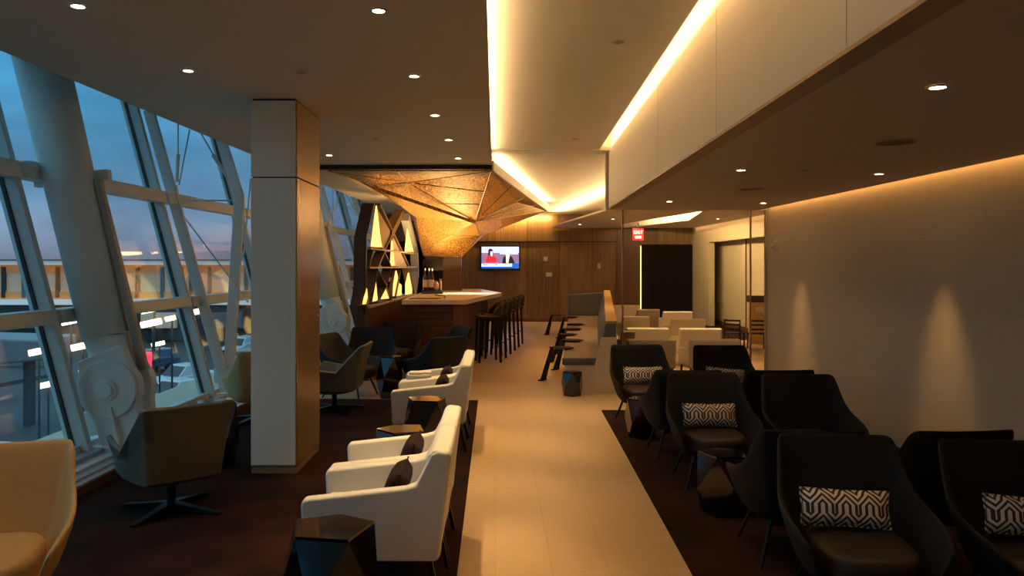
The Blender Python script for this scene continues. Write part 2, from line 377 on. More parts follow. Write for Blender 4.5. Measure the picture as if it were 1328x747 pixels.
# ------------------------------------------------------------ coves: visible led strips and their light
E = 1.0
struct(MB().bb(-.13, -.07, YN + .1, YC - .2, ZL + .04, ZL + .10).build('trim_18', 'cove_paint'))
struct(MB().bb(-.12, -.10, YN + .1, YC - .2, ZL + .10, ZL + .108).build('trim_11', 'led'))
strip_light((-.085, -2.2, ZL + .112), (-.085, 9.85, ZL + .112), .02, 44 * E, WARM, (.55, 0, 1))
p, q = Vector((-.0, 10.3, ZL + .085)), Vector((1.2 - .01, 17.9, ZL + .085))
struct(MB().bar(p, q, .02, .015, (0, 0, 1)).build('trim_12', 'led'))
strip_light(p + Vector((0, 0, .02)), q + Vector((0, 0, .02)), .02, 22 * E, WARM, (.4, 0, 1))
p, q = Vector((xb(-2.4) - .25, -2.4, 3.12)), Vector((xb(9.8) - .22, 9.8, 3.12))
struct(MB().bar(p, q, .02, .015, (0, 0, 1)).build('trim_13', 'led'))
strip_light(p + Vector((.03, 0, .0)), q + Vector((.03, 0, .0)), .02, 38 * E, WARM, (1, 0, .15))
p, q = Vector((A0[0] + .10, A0[1], ZF + .055)), Vector((A1[0] + .10, A1[1], ZF + .055))
struct(MB().bar(p, q, .02, .015, (0, 0, 1)).build('trim_14', 'led'))
strip_light(p + Vector((0, 0, .01)), q + Vector((0, 0, .01)), .02, 130 * E, WARM, (-.6, 0, 1))
p, q = Vector((H4[0] - .05, H4[1], ZF + .06)), Vector((H1[0] - .05, H1[1], ZF + .06))
struct(MB().bar(p, q, .02, .015, (0, 0, 1)).build('trim_15', 'led'))
strip_light(p + Vector((.03, 0, .03)), q + Vector((.03, 0, .03)), .03, 170 * E, WARM, (1, 0, .3))
# wall wash slots
strip_light((XW - .045, YN + .1, ZR + .10), (XW - .045, YG - .1, ZR + .10), .03, 24 * E, (1, .48, .16), (.5, 0, -1))
strip_light((-1.2, YB - .22, 2.96), (1.6, YB - .22, 2.96), .05, 60 * E, (1, .58, .18), (0, 1, -.6))
strip_light((5.50, 11, ZF - .03), (5.50, 22.2, ZF - .03), .03, 7 * E, (1, .55, .25), (1, 0, -.6))

# ------------------------------------------------------------ recessed downlights
dl = thing('recessed_downlight', 'x', 'ceiling light')
MB().lathe((0, 0, 0), [(.031, -.001), (.031, -.006), (.042, -.006), (.046, -.001)], 20).build('trim_ring', 'silver', dl)
MB().lathe((0, 0, 0), [(.001, -.0035), (.030, -.0035), (.030, -.0005), (.001, -.0005)], 16).build('lens', 'downlight_lens', dl)
def spot(loc, e, ang=62, tgt=None, col=WARM2, blend=.7):
    l = bpy.data.lights.new('spot_lamp', 'SPOT'); l.energy = e * 1.7; l.spot_size = R(ang); l.spot_blend = blend; l.color = col; l.shadow_soft_size = .03
    o = bpy.data.objects.new('spot_lamp', l); COL.objects.link(o); o.location = loc
    if tgt is not None: o.rotation_euler = (Vector(tgt) - Vector(loc)).to_track_quat('-Z', 'Y').to_euler()
DL = [
 (101, 7, ZL, 'recessed downlight at the far upper left of the ceiling, above the beige armchair'),
 (244, 91, ZL, 'recessed downlight in the left ceiling nearest above the leaning white column'),
 (491, 13, ZL, 'large bright recessed downlight in left ceiling near the top edge by the cove'),
 (537, 98, ZL, 'recessed downlight in left ceiling, second along the row beside the cove'),
 (564, 149, ZL, 'recessed downlight in left ceiling, third along the row beside the cove'),
 (582, 181, ZL, 'recessed downlight in left ceiling, fourth along the row beside the cove'),
 (594, 205, ZL, 'recessed downlight nearest the dark shadow-gap bar on the row beside the cove'),
 (427, 201, ZL, 'recessed downlight just right of the clad column head by the dark shadow-gap bar'),
 (1216, 112, ZR, 'largest and nearest recessed downlight in the low right ceiling'),
 (961, 220, ZR, 'recessed downlight in the low right ceiling nearest the bulkhead middle'),
 (1140, 225, ZR, 'recessed downlight in low right ceiling close to the fabric wall'),
 (868, 261, ZR, 'small recessed downlight in low right ceiling near the bulkhead far end'),
 (990, 263, ZR, 'small recessed downlight above the end of the right wall'),
 (752, 291, ZF, 'tiny recessed downlight in the far ceiling left of the bulkhead end, above the wood wall'),
 (795, 284, ZF, 'tiny recessed downlight in the far ceiling directly under the bulkhead corner'),
 (931, 283.5, ZF, 'tiny recessed downlight in the ceiling beyond the glass partition'),
 (568, 242, None, 'small spotlight set in the gold perforated canopy'),
]
for px, py, z, lab in DL:
    if z is None:
        L0 = at(568, 242, 12.2); L0.z -= .0
    else:
        Y = (z - H) * F / (CY - py); L0 = at(px, py, Y); L0.z = z - .0005
    place(dl, L0, 0, lab, 'recessed downlights')
# spots (real pools of light)
def sp(i, e, ang=60, dx=0, dy=0):
    px, py, z, _ = DL[i]; Y = (z - H) * F / (CY - py); p = at(px, py, Y); spot((p.x, p.y, z - .03), e, ang, (p.x + dx, p.y + dy, 0))
sp(0, 26, 60); sp(1, 10); sp(2, 95, 56, .0); sp(3, 75, 56, .0); sp(4, 75, 60, .05); sp(5, 38, 64, .45); sp(6, 34, 64, .4); sp(7, 30)
sp(8, 7, 50, -.3); sp(9, 10, 50, -.4); sp(11, 14, 60, -.6); sp(13, 30); sp(14, 30); sp(15, 60, 80)
# wall-side lamps graze the fabric wall
for px, py in ((1140, 225), (990, 263)):
    Y = (ZR - H) * F / (CY - py); p = at(px, py, Y); spot((XW - .47, p.y, ZR - .03), 34, 34, (XW + .0, p.y, .2), (1, .52, .2), 1)
spot((5.72, 19.2, 2.55), 22, 50, (6.0, 19.1, 1.2), (1, .72, .35), .8)
spot((4.0, 12.6, ZF - .05), 55, 80, (3.9, 13.0, 0)); spot((2.7, 12.0, ZF - .05), 55, 80, (2.7, 12.6, 0)); spot((3.3, 16.5, ZF - .05), 60, 90, (3.3, 16.6, 0)); spot((4.7, 11.5, ZF - .05), 26, 70, (4.8, 11.9, 0))
spot((.5, 13.5, ZM - .05), 110, 80, (.55, 13.6, 0)); spot((.5, 18.5, ZM - .05), 75, 84, (.8, 18.5, 0))  # spots with no fixture in the far ceiling, lighting the floor
spot((.45, 8.0, ZM - .03), 55, 66, (.5, 8.0, 0)); spot((.5, 4.6, ZM - .03), 32, 66, (.5, 4.5, 0)); spot((.5, 1.6, ZM - .03), 20, 70, (.5, 1.6, 0))  # spots without a visible fixture, lighting the walkway floor
spot((-.55, 14.9, 2.1), 90, 75, (-.6, 14.9, 1), (1, .75, .42)); spot((-.9, 12.4, 2.6), 60, 75, (-.9, 12.9, 1), (1, .72, .4))  # spots hung below the canopy to light the bar top
spot((-1.2, 10.6, ZL - .03), 24, 70, (-1.3, 10.4, 0))

# unlit ceiling devices
dev = thing('ceiling_sprinkler', 'x', 'sprinkler'); MB().lathe((0, 0, 0), [(.002, -.005), (.036, -.005), (.042, -.0), (.002, -.0)], 16).build('cover_plate', 'beige_trim', dev); MB().lathe((0, 0, 0), [(.002, -.009), (.010, -.009), (.010, -.005), (.002, -.005)], 12).build('nozzle', 'bronze_trim', dev)
for px, py, z, lab in ((390, 94, ZL, 'unlit ceiling disc left of the second downlight by the clad column'), (488, 180, ZL, 'unlit ceiling disc between clad column and cove in the left ceiling'),
                       (802, 54, ZM, 'flat ceiling disc in the middle panel beside the bright slot'), (746, 180, ZM, 'small ceiling disc at the far end of the middle panel'), (1046, 221, ZR, 'small unlit disc in the low right ceiling between two downlights')):
    Y = (z - H) * F / (CY - py); p = at(px, py, Y); p.z = z; place(dev, p, 0, lab, 'ceiling sprinklers')
spk = thing('ceiling_speaker', 'x', 'speaker'); MB().lathe((0, 0, 0), [(.002, -.004), (.10, -.004), (.115, 0), (.002, 0)], 28).build('grille', 'taupe_fabric', spk); MB().lathe((0, 0, 0), [(.105, -.001), (.105, -.007), (.118, -.006), (.12, 0)], 28).build('rim', 'beige_trim', spk)
for px, py, lab in ((1162, 184, 'round recessed loudspeaker grille in low right ceiling, the nearer one'), (975, 245, 'round recessed loudspeaker grille in low right ceiling, the farther one')):
    Y = (ZR - H) * F / (CY - py); p = at(px, py, Y); p.z = ZR; place(spk, p, 0, lab, 'ceiling loudspeakers')
ms = thing('motion_detector', 'small white wedge-shaped sensor high on the end of the right wall', 'sensor', (XW, 9.95, 1.84))
MB().box((-.008, 0, 0), (.016, .09, .15)).build('back_plate', 'white_plastic', ms, bevel=.004)
MB().prism([(-.016, -.035, .06), (-.016, -.035, -.06), (-.06, -.0, 0)], (0, .06, 0)).build('lens_cover', 'white_plastic', ms)

# ------------------------------------------------------------ clad column
cc = thing('column', 'square floor-to-ceiling column with pale front panels and satin bronze side', 'column', (0, 0, 0))
x0, x1, y0, y1 = -1.86, -1.51, 6.05, 6.84
def clad(z0, z1):
    MB().bb(x0, x1 - .012, y0, y0 + .02, z0, z1).build('front_panel', 'column_stone', cc, bevel=.002)
    MB().bb(x1 - .02, x1, y0 + .012, y1, z0, z1).build('side_panel', 'column_satin', cc, bevel=.002)
    MB().bb(x0, x0 + .02, y0 + .02, y1, z0, z1).build('side_panel', 'column_stone', cc, bevel=.002)
    MB().bb(x0 + .02, x1 - .02, y1 - .02, y1, z0, z1).build('rear_panel', 'column_stone', cc)
clad(.075, 2.265); clad(2.275, 2.855)
MB().bb(x0 + .012, x1 - .014, y0 + .012, y1 - .01, .0, 2.87).build('core', 'rubber', cc)
MB().bb(x0 + .004, x1 - .004, y0 + .006, y1 - .004, .0, .07).build('plinth', 'bronze_trim', cc)

# ------------------------------------------------------------ leaning glass wall
LEAN = .267
def gx(Y, z): return xs(Y, -3.25) - LEAN * (z - .15)
ZT = 3.62
def gp3(Y, z, off=0): return Vector((gx(Y, z) + off, Y, z))
struct(MB().prism([(xs(YN, -2.835), YN, 0), (xs(YN, -2.835), YN, .085), (xs(YN, -3.4), YN, .085), (xs(YN, -3.4), YN, 0)], (xs(YB, 0) - xs(YN, 0), YB - YN, 0)).build('trim_16', 'sill_metal'))
for k, (a, b, z, m) in enumerate(((-2.90, -3.4, .10, 'sill_metal'), (-2.99, -3.4, .118, 'aluminium'), (-3.10, -3.4, .15, 'sill_metal'))):
    struct(MB().prism([(xs(YN, a), YN, .08), (xs(YN, a), YN, z), (xs(YN, b), YN, z), (xs(YN, b), YN, .08)], (xs(YB, 0) - xs(YN, 0), YB - YN, 0)).build('trim_%d' % (30 + k), m))
struct(MB().prism([(xs(YN, -2.832), YN, .012), (xs(YN, -2.832), YN, .07), (xs(YN, -2.836), YN, .07), (xs(YN, -2.836), YN, .012)], (xs(YB, 0) - xs(YN, 0), YB - YN, 0)).build('baseboard_left', 'walnut'))
mull = [-2.6 + .0, -1.42, 1.12, 3.66, 6.2, 8.74, 11.28, 13.82, 16.36, 18.9, 21.44, 22.5]
for i in range(len(mull) - 1):
    a, b = mull[i] + .03, mull[i + 1] - .03
    w = MB()
    for z0, z1 in ((.19, 1.15), (1.25, 2.29), (2.41, ZT)):
        w.prism([gp3(a, z0), gp3(b, z0), gp3(b, z1), gp3(a, z1)], (-.02, 0, 0))
    w = struct(w.build('window_%d' % (i + 1), 'window_glass'))
    m = mull[i]
    MB().prism([gp3(m - .032, .13, .10), gp3(m + .032, .13, .10), gp3(m + .032, ZT, .10), gp3(m - .032, ZT, .10)], (-.17, 0, 0)).build('mullion', 'aluminium', w, bevel=.006)
    MB().prism([gp3(m - .045, .16, .0), gp3(m + .045, .16, .0), gp3(m + .045, ZT, .0), gp3(m - .045, ZT, .0)], (-.03, 0, 0)).build('gasket', 'rubber', w)
    for z, t, d in ((1.20, .055, .13), (2.35, .065, .16)):
        MB().prism([gp3(a, z - t, .0), gp3(a, z - t, d), gp3(a, z + t, d), gp3(a, z + t, 0)], (xs(b, 0) - xs(a, 0), b - a, 0)).build('transom', 'steel_paint' if z > 2 else 'aluminium', w, bevel=.01)
    MB().prism([gp3(a, .15, -.03), gp3(a, .15, .04), gp3(a, .2, .04), gp3(a, .2, -.03)], (xs(b, 0) - xs(a, 0), b - a, 0)).build('bottom_rail', 'aluminium', w)
# close the pocket above the ceiling edge
struct(MB().prism([(gx(YN, ZT) - .1, YN, ZT), (-2.7, YN, ZT), (-2.7 + .75, YB, ZT), (gx(YB, ZT) - .1, YB, ZT)], (0, 0, .08)).build('ceiling.010', 'ceiling_paint'))
struct(MB().prism([(xs(YN, -2.88) + .02, YN, ZL + .04), (xs(YB, -2.88) + .02, YB, ZL + .04), (xs(YB, -2.88) + .06, YB, ZL + .04), (xs(YN, -2.88) + .06, YN, ZL + .04)], (0, 0, ZT - ZL - .04)).build('wall_left_upper', 'ceiling_paint'))
struct(MB().prism([gp3(YB, 0, -.1), (-2.0, YB, 0), (-2.0, YB, 3.6), gp3(YB, 3.6, -.1)], (0, .1, 0)).build('wall_back.004', 'pale_panel'))

def steel_column(dx, dy, lab):
    t = thing('steel_column', lab, 'column', (dx, dy, 0), 0, 'leaning steel columns along the glass')
    piv = Vector((-3.085, 6.5, .61)); d = Vector((-.236, 0, 1))
    def P(z, o=0): return piv + d * (z - .61) + Vector((o, 0, 0))
    MB().cyl(P(1.02), P(3.58), .182, .21, 40).build('pipe', 'steel_paint', t, smooth=False)
    for p_ in t.children: 
        for f in p_.data.polygons: f.use_smooth = len(f.vertices) == 4
    MB().loft([[P(z) + Vector((r * math.cos(a) * k, r * math.sin(a) * s_, 0)) for a in [2 * math.pi * i / 28 for i in range(28)]] for z, r, k, s_ in ((1.04, .182, 1, 1), (.95, .18, 1, .8), (.80, .17, 1, .5), (.66, .15, .95, .35))]).build('tapered_end', 'steel_paint', t, smooth=True)
    # flat clevis plates facing along the hall
    def plate(yoff, th, nm, m='steel_paint'):
        pts = []
        u = Vector((-d.z, 0, d.x)) ; u = Vector((1, 0, .236)).normalized(); v = Vector((-.236, 0, 1)).normalized()
        pr = [(-.19, .27), (-.2, .2)]
        for k in range(0, 7):
            a = R(150 + k * 12); pr.append((.25 * math.cos(a), .25 * math.sin(a)))
        pr += [(-.17, -.30), (-.16, -.5), (.20, -.5), (.18, -.30)]
        for k in range(0, 9):
            a = R(-35 + k * 8); pr.append((.25 * math.cos(a), .25 * math.sin(a)))
        pr += [(.18, .33)]
        o = piv + Vector((0, yoff, 0))
        MB().prism([o + u * a_ + v * b_ for a_, b_ in pr], (0, th, 0)).build(nm, m, t, bevel=.012)
    plate(-.17, .10, 'clevis_plate'); plate(.07, .10, 'clevis_plate')
    MB().cyl(piv + Vector((0, -.195, 0)), piv + Vector((0, -.165, 0)), .235, n=40).build('round_boss', 'steel_paint', t, bevel=.008)
    MB().cyl(piv + Vector((0, -.215, 0)), piv + Vector((0, .2, 0)), .085, n=32).build('pin', 'steel_paint', t, bevel=.008)
    MB().cyl(piv + Vector((0, -.235, 0)), piv + Vector((0, -.2, 0)), .06, n=32).build('pin_cap', 'steel_paint', t, bevel=.006)
    MB().box(P(.3) + Vector((-.0, -.19, -.0)), (.028, .05, .36), ry=-.232).build('stiffener', 'steel_paint', t, bevel=.006)
    MB().box(P(.33) + Vector((-.22, -.10, 0)), (.13, .05, .2), ry=-.232).build('side_tab', 'steel_paint', t, bevel=.006)
    MB().prism([P(.75, .21) + Vector((0, -.03, 0)), P(2.3, .21) + Vector((0, -.03, 0)), P(2.3, .26) + Vector((0, -.03, 0)), P(.75, .28) + Vector((0, -.03, 0))], (0, .06, 0)).build('fin', 'beige_trim', t)
    MB().box(P(2.32) + Vector((-.02, .1, 0)), (.62, .08, .09), ry=-.1).build('bracket', 'steel_paint', t, bevel=.008)
    MB().box(P(2.36) + Vector((-.25, -.1, 0)), (.20, .3, .13)).build('bracket', 'steel_paint', t, bevel=.008)
    MB().box((-3.02, 6.5, .13), (.5, .42, .06)).build('base_plate', 'steel_paint', t, bevel=.006)
    return t
steel_column(0, 0, 'thick white steel pipe column leaning outward near left, pinned at its round foot')
steel_column(.231, 7.7, 'leaning white steel pipe column with pinned foot seen beyond the clad column, by the wood shelving')

def brace(dx, dy, lab):
    t = thing('steel_brace', lab, 'brace', (dx, dy, 0), 0, 'V-shaped steel braces along the glass')
    b = at(293, 478, 9.0)
    MB().bar(at(288, 482, 9.0), at(193, 143, 9.0), .115, .06).build('flat_strut', 'steel_paint', t, bevel=.006)
    k = at(311, 256, 9.6)
    MB().bar(at(297, 482, 9.02), k, .12, .06).build('flat_strut', 'steel_paint', t, bevel=.006)
    MB().bar(k, at(284, 170, 9.8), .11, .06).build('flat_strut', 'steel_paint', t, bevel=.006)
    MB().prism([at(277, 478, 9.0), at(303, 474, 9.0), at(303, 505, 9.0), at(300, 522, 9.0), at(283, 522, 9.0), at(283, 498, 9.0), at(277, 496, 9.0)], (0, .07, 0)).build('foot_plate', 'steel_paint', t, bevel=.006)
    MB().bb(-3.13, -2.96, 8.9, 9.2, .1, .16).build('base_plate', 'steel_paint', t)
    r = .009
    for a, c in (((231, 160), (231, 205)), ((246, 168), (232, 240)), ((229, 240), (233, 258)), ((258, 168), (296, 235)), ((240, 283), (322, 392)), ((233, 260), (304, 260)), ((325, 232), (316, 330))):
        MB().cyl(at(*a, 9.25), at(*c, 9.25), r, n=8).build('tie_rod', 'steel_paint', t)
    MB().cyl(at(231, 200, 9.25), at(229, 236, 9.25), .022, n=12).build('turnbuckle', 'steel_paint', t)
    MB().cyl(at(276, 201, 9.25), at(290, 222, 9.25), .022, n=12).build('turnbuckle', 'steel_paint', t)
    return t
brace(0, 0, 'V-shaped flat steel brace with tie rods between white pipe column and clad column')
brace(.231, 7.7, 'V-shaped flat steel brace seen just right of the clad column, before the wood shelving')

# ------------------------------------------------------------ gold canopy
cn = thing('gold_canopy', 'faceted perforated gold canopy folding down from the ceiling over the bar', 'canopy', (0, 0, 0))
a0, e1, T, Q, S_ = Vector((-2.13, YC + .1, ZL - .06)), Vector((-.05, YC + .1, ZL - .06)), Vector((1.17, 18, 2.84)), at(616, 287, 13), at(622, 306, 16)
R_, L1, L2, B1, I1, I2 = at(599, 333, 16.35), at(549, 331, 16.35), at(540, 282, 15), at(485, 241, 11.5), at(529, 236, 11.4), at(566, 314, 15.4)
I3 = at(672, 262, 15.2); I4 = at(655, 252, 12.8)
BK, BL = Vector((.2, 19.5, 2.84)), Vector((-1.9, 18, 2.84))
def facet(nm, *tris):
    m = MB()
    for t in tris: m.bm.faces.new([m.bm.verts.new(v) for v in t])
    bmesh.ops.remove_doubles(m.bm, verts=m.bm.verts, dist=.001)
    return m.build(nm, 'perforated_gold', cn, solid=.012)
facet('facet', (a0, e1, I1)); facet('facet', (e1, Q, I1)); facet('facet', (I1, Q, L2)); facet('facet', (I1, L2, B1)); facet('facet', (a0, I1, B1))
facet('facet', (e1, I3, Q)); facet('facet', (e1, T, I3)); facet('facet', (Q, I3, T)); facet('facet', (Q, T, S_))
facet('facet', (L2, Q, I2)); facet('facet', (Q, S_, I2)); facet('facet', (S_, R_, I2)); facet('facet', (R_, L1, I2)); facet('facet', (L1, L2, I2))
facet('facet', (S_, T, BK)); facet('facet', (S_, BK, R_)); facet('facet', (R_, BK, BL)); facet('facet', (R_, BL, L1)); facet('facet', (L1, BL, L2)); facet('facet', (L2, BL, B1)); 
seams = [(Q, e1.lerp(T, .25)), (Q, e1.lerp(T, .5)), (Q, e1.lerp(T, .75)), (I1, Vector((-1.25, YC + .12, ZL - .065))), (I1, e1.lerp(Q, .35)), (I1.lerp(Q, .5), e1.lerp(Q, .6)), (S_, I2.lerp(Q, .4)), (a0, I1), (e1, I1), (I1, Q), (I1, L2), (I1, B1), (e1, Q), (Q, I3), (e1, I3), (I3, T), (Q, T), (Q, S_), (S_, T), (Q, I2), (L2, I2), (S_, I2), (R_, I2), (L1, I2), (S_, R_), (L1, L2), (L1, R_), (e1, T)]
for a, b in seams: MB().cyl(a - Vector((0, 0, .006)), b - Vector((0, 0, .006)), .008, n=6).build('fold_seam', 'bronze_trim', cn)
MB().bar(at(484, 243, 11.45), Q + Vector((0, -.03, -.02)), .05, .03, (0, 1, 0)).build('edge_beam', 'perforated_gold', cn)
# added unseen lamps: canopy backlights, an uplight over the bar, one by the shelving
area((-.9, 12.6, 2.855), 1.6, 4.2, 140, (1, .68, .30), (0, 0, 0)); area((-.6, 16.2, 2.84), 1.4, 2.6, 110, (1, .68, .30), (0, 0, 0))
area((-.95, 14.4, 1.5), .5, 2.4, 50, (1, .66, .26), (math.pi, 0, 0))
area((-1.75, 13.2, 1.9), .1, 3.5, 8, (1, .62, .26), (0, R(-100), 0))
struct(MB().bar((-.03, YC + .12, ZL - .0), (1.22, 18.05, ZL - .0), .025, .13, (0, 0, 1)).build('trim_17', 'cove_paint'))
bp = thing('bar_pillar', 'square wood-veneered pillar standing on the bar under the gold canopy', 'pillar', (0, 0, 0))
MB().bb(-1.07, -.70, 16.4, 16.8, 1.075, 1.84).build('veneer_shaft', 'walnut', bp, bevel=.004)
MB().bb(-1.075, -.695, 16.395, 16.805, 1.072, 1.09).build('foot_trim', 'bronze_trim', bp)

# ------------------------------------------------------------ bar
bar = thing('bar_counter', 'angular bar counter with thick pale stone top and dark horizontal wood front', 'bar', (0, 0, 0))
top = [(-1.42, 12.1), (-.45, 12.1), (.13, 15.4), (-.33, 17.8), (-1.45, 17.8)]
m = MB(); m.prism([(x, y, 1.0) for x, y in top], (0, 0, .07)); m.build('counter_top', 'white_counter', bar, bevel=.004)
m = MB(); m.prism([(x, y, 0.0) for x, y in [(-1.40, 12.22), (-.66, 12.22), (-.14, 15.3), (-.5, 17.6), (-1.40, 17.6)]], (0, 0, 1.0)); m.build('bar_body', 'walnut', bar)
for k in range(9): MB().bb(-1.402, -.64, 12.205, 12.222, .08 + k * .1, .165 + k * .1).build('front_slat', 'walnut', bar, bevel=.003)
MB().prism([(-.64, 12.2, .0), (-.5, 12.35, 0.0), (-.42, 13.1, .0), (-.62, 12.7, 0)], (0, 0, 1.0)).build('angled_pier', 'shelf_wood', bar)
MB().bb(-1.36, -.86, 12.45, 12.75, 1.071, 1.078).build('sink', 'rubber', bar)
tp = thing('bar_tap', 'slim steel tap with curved spout beside the dark sink on the bar', 'tap', (-.80, 12.6, 1.071))
MB().cyl((0, 0, 0), (0, 0, .05), .016, n=12).build('tap_body', 'silver', tp); MB().cyl((0, 0, .045), (-.16, 0, .06), .010, n=10).build('spout', 'silver', tp)
# bottle display
bd = thing('bottle_display', 'black open-front display box holding red bottles on the bar', 'cabinet', (-1.17, 14.9, 1.071))
MB().bb(-.19, .19, .1, .13, 0, .62).build('back_panel', 'black_panel', bd); MB().bb(-.19, .19, -.25, .13, 0, .06).build('tray', 'rubber', bd)
MB().bb(-.19, -.175, -.02, .13, .05, .62).build('side_panel', 'black_panel', bd); MB().bb(-.19, .19, -.02, .13, .61, .63).build('top_panel', 'black_panel', bd)
bo = thing('wine_bottle', 'x', 'bottle')
MB().lathe((0, 0, 0), [(.001, 0), (.036, 0), (.038, .01), (.038, .22), (.034, .25), (.016, .30), (.014, .38), (.001, .38)]).build('bottle_glass', 'bottle_glass', bo, smooth=True)
MB().lathe((0, 0, 0), [(.0385, .06), (.0395, .06), (.0395, .20), (.0385, .20)]).build('paper_label', 'label_paper', bo)
MB().lathe((0, 0, 0), [(.001, .36), (.0165, .36), (.0165, .41), (.001, .41)]).build('cap', 'silver', bo)
for x, y, lab in ((-.135, -.10, 'leftmost red bottle with pale label in the black display on the bar'), (-.065, -.04, 'middle red bottle with white cap in the black display'), (.0, -.12, 'third red bottle from the left with pale label in the black display')):
    place(bo, (-1.17 + x, 14.9 + y, 1.132), 0, lab, 'bottles in the bar display')
jr = thing('glass_jar', 'x', 'jar')
MB().lathe((0, 0, 0), [(.001, 0), (.04, 0), (.05, .05), (.048, .12), (.03, .15), (.001, .15)]).build('jar_body', 'clear_jar', jr, smooth=True); MB().lathe((0, 0, 0), [(.001, .15), (.034, .15), (.034, .175), (.001, .175)]).build('lid', 'silver', jr)
place(jr, (-1.17 + .078, 14.76, 1.132), 0, 'squat amber jar right of the red bottles in the black display', 'jars in the bar display'); place(jr, (-1.17 + .153, 14.80, 1.132), 0, 'tall pinkish jar at the right end of the black bottle display', 'jars in the bar display', (.6, .6, 1.25))

# bar stools
st = thing('bar_stool', 'x', 'stool')    # local front = -Y
MB().loft([[(sx * w, y, z + (.01 if abs(sx) == 1 else 0)) for sx, y in ((-1, -.2), (1, -.2), (1, .19), (-1, .19))] for z, w in ((.70, .17), (.715, .2), (.75, .2))]).build('seat', 'black_leather_seat', st, bevel=.01)
MB().grid([[(-.2, .05, .78), (-.19, .17, .78), (-.1, .22, .78), (.1, .22, .78), (.19, .17, .78), (.2, .05, .78)], [(-.2, .06, .86), (-.195, .2, .97), (-.1, .25, 1.0), (.1, .25, 1.0), (.195, .2, .97), (.2, .06, .86)]]).build('backrest', 'black_leather_seat', st, solid=.025, bevel=.004)
for sx in (-1, 1):
    for sy in (-1, 1): MB().bar((sx * .16, sy * .15, .71), (sx * .18, sy * .18, 0), .036, .036).build('leg', 'black_metal', st)
MB().bar((-.185, -.18, .25), (.185, -.18, .25), .03, .02).build('footrest', 'silver', st)
MB().bar((-.185, .18, .25), (.185, .18, .25), .02, .02).build('stretcher', 'black_metal', st)
ordn = ['nearest', 'second', 'third', 'fourth', 'fifth', 'farthest']
for k in range(6):
    Y = 13.2 + .62 * k
    place(st, (-.12 + .150 * (Y - 13.2), Y, 0), R(-78), 'black low-backed bar stool, %s of six along the bar side' % ordn[k], 'bar stools')

# ------------------------------------------------------------ shelving with amber lamps
def sh(px, py, off=0):
    Y = -2.145 / ((px - CX) / F - .035); z = H - (py - CY) * Y / F
    return Vector((-1.76 + .035 * (Y - 11) + off, Y, z))
def sh3(u, v, off=0): return sh(420 + u / 3.735, 225 + v / 3.735, off)
su = thing('shelving_screen', 'tall zigzag walnut shelving screen with diamond openings between windows and bar', 'shelving', (0, 0, 0))
D = -.15
prof = [(.0, 0), (.0, .72), (-.08, 1.02), (-.03, 1.27), (-.02, 1.98), (.09, 2.46)]
Y0 = 10.98
for k in range(len(prof) - 1):
    (xa, za), (xb_, zb) = prof[k], prof[k + 1]
    MB().prism([(-1.76 + xa, Y0, za), (-1.76 + xb_, Y0, zb), (-1.93 + xb_, Y0, zb), (-1.93 + xa, Y0, za)], (0, .06, 0)).build('end_post', 'walnut', su)
def slat(a, b, w=.03, m='shelf_wood', nm='diagonal_slat', depth=.15):
    p, q = sh3(*a), sh3(*b); MB().bar(p + Vector((-depth / 2, 0, 0)), q + Vector((-depth / 2, 0, 0)), w, depth, (1, 0, 0)).build(nm, m, su)
slat((275, 150), (415, 450), .035, 'shelf_wood'); slat((385, 190), (330, 300), .12, 'walnut'); slat((330, 300), (297, 375), .03)
slat((297, 380), (262, 460)); slat((262, 460), (306, 545)); slat((297, 380), (330, 455)); slat((330, 455), (306, 545)); slat((306, 545), (330, 615), .03)
slat((262, 470), (232, 630)); slat((222, 455), (240, 370), .03); slat((210, 650), (262, 470), .02); slat((375, 470), (350, 600), .03); slat((415, 450), (440, 580), .03)
slat((262, 630), (306, 545), .02)
slat((413, 210), (455, 380), .16, 'pale_panel', 'far_post'); slat((455, 375), (460, 480), .16, 'pale_panel', 'far_post'); slat((460, 475), (445, 610), .16, 'pale_panel', 'far_post')
for (a, b, w, nm) in (((225, 368), (450, 385), .03, 'shelf'), ((220, 458), (450, 452), .03, 'shelf')):
    p, q = sh3(*a), sh3(*b); z = (p.z + q.z) / 2; p.z = q.z = z
    MB().bar(p + Vector((-.08, 0, 0)), q + Vector((-.08, 0, 0)), .18, .025, (0, 0, 1)).build(nm, 'beige_trim', su)
MB().prism([(-1.74, 11.02, 1.0), (-1.57, 15.9, 1.0), (-1.95, 15.9, 1.0), (-1.95, 11.02, 1.0)], (0, 0, .03)).build('base_shelf', 'cream_leather', su)
MB().prism([(-1.80, 11.04, .0), (-1.63, 15.9, .0), (-1.93, 15.9, 0), (-1.93, 11.04, 0)], (0, 0, 1.0)).build('base_cabinet', 'walnut', su)
MB().prism([sh3(272, 175, -.03), sh3(345, 305, -.03), sh3(300, 360, -.03), sh3(292, 360, -.03)], (-.04, 0, 0)).build('gold_panel', 'beige_trim', su)
MB().prism([sh3(345, 310, -.03), sh3(412, 450, -.03), sh3(345, 450, -.03)], (-.04, 0, 0)).build('gold_panel', 'beige_trim', su)
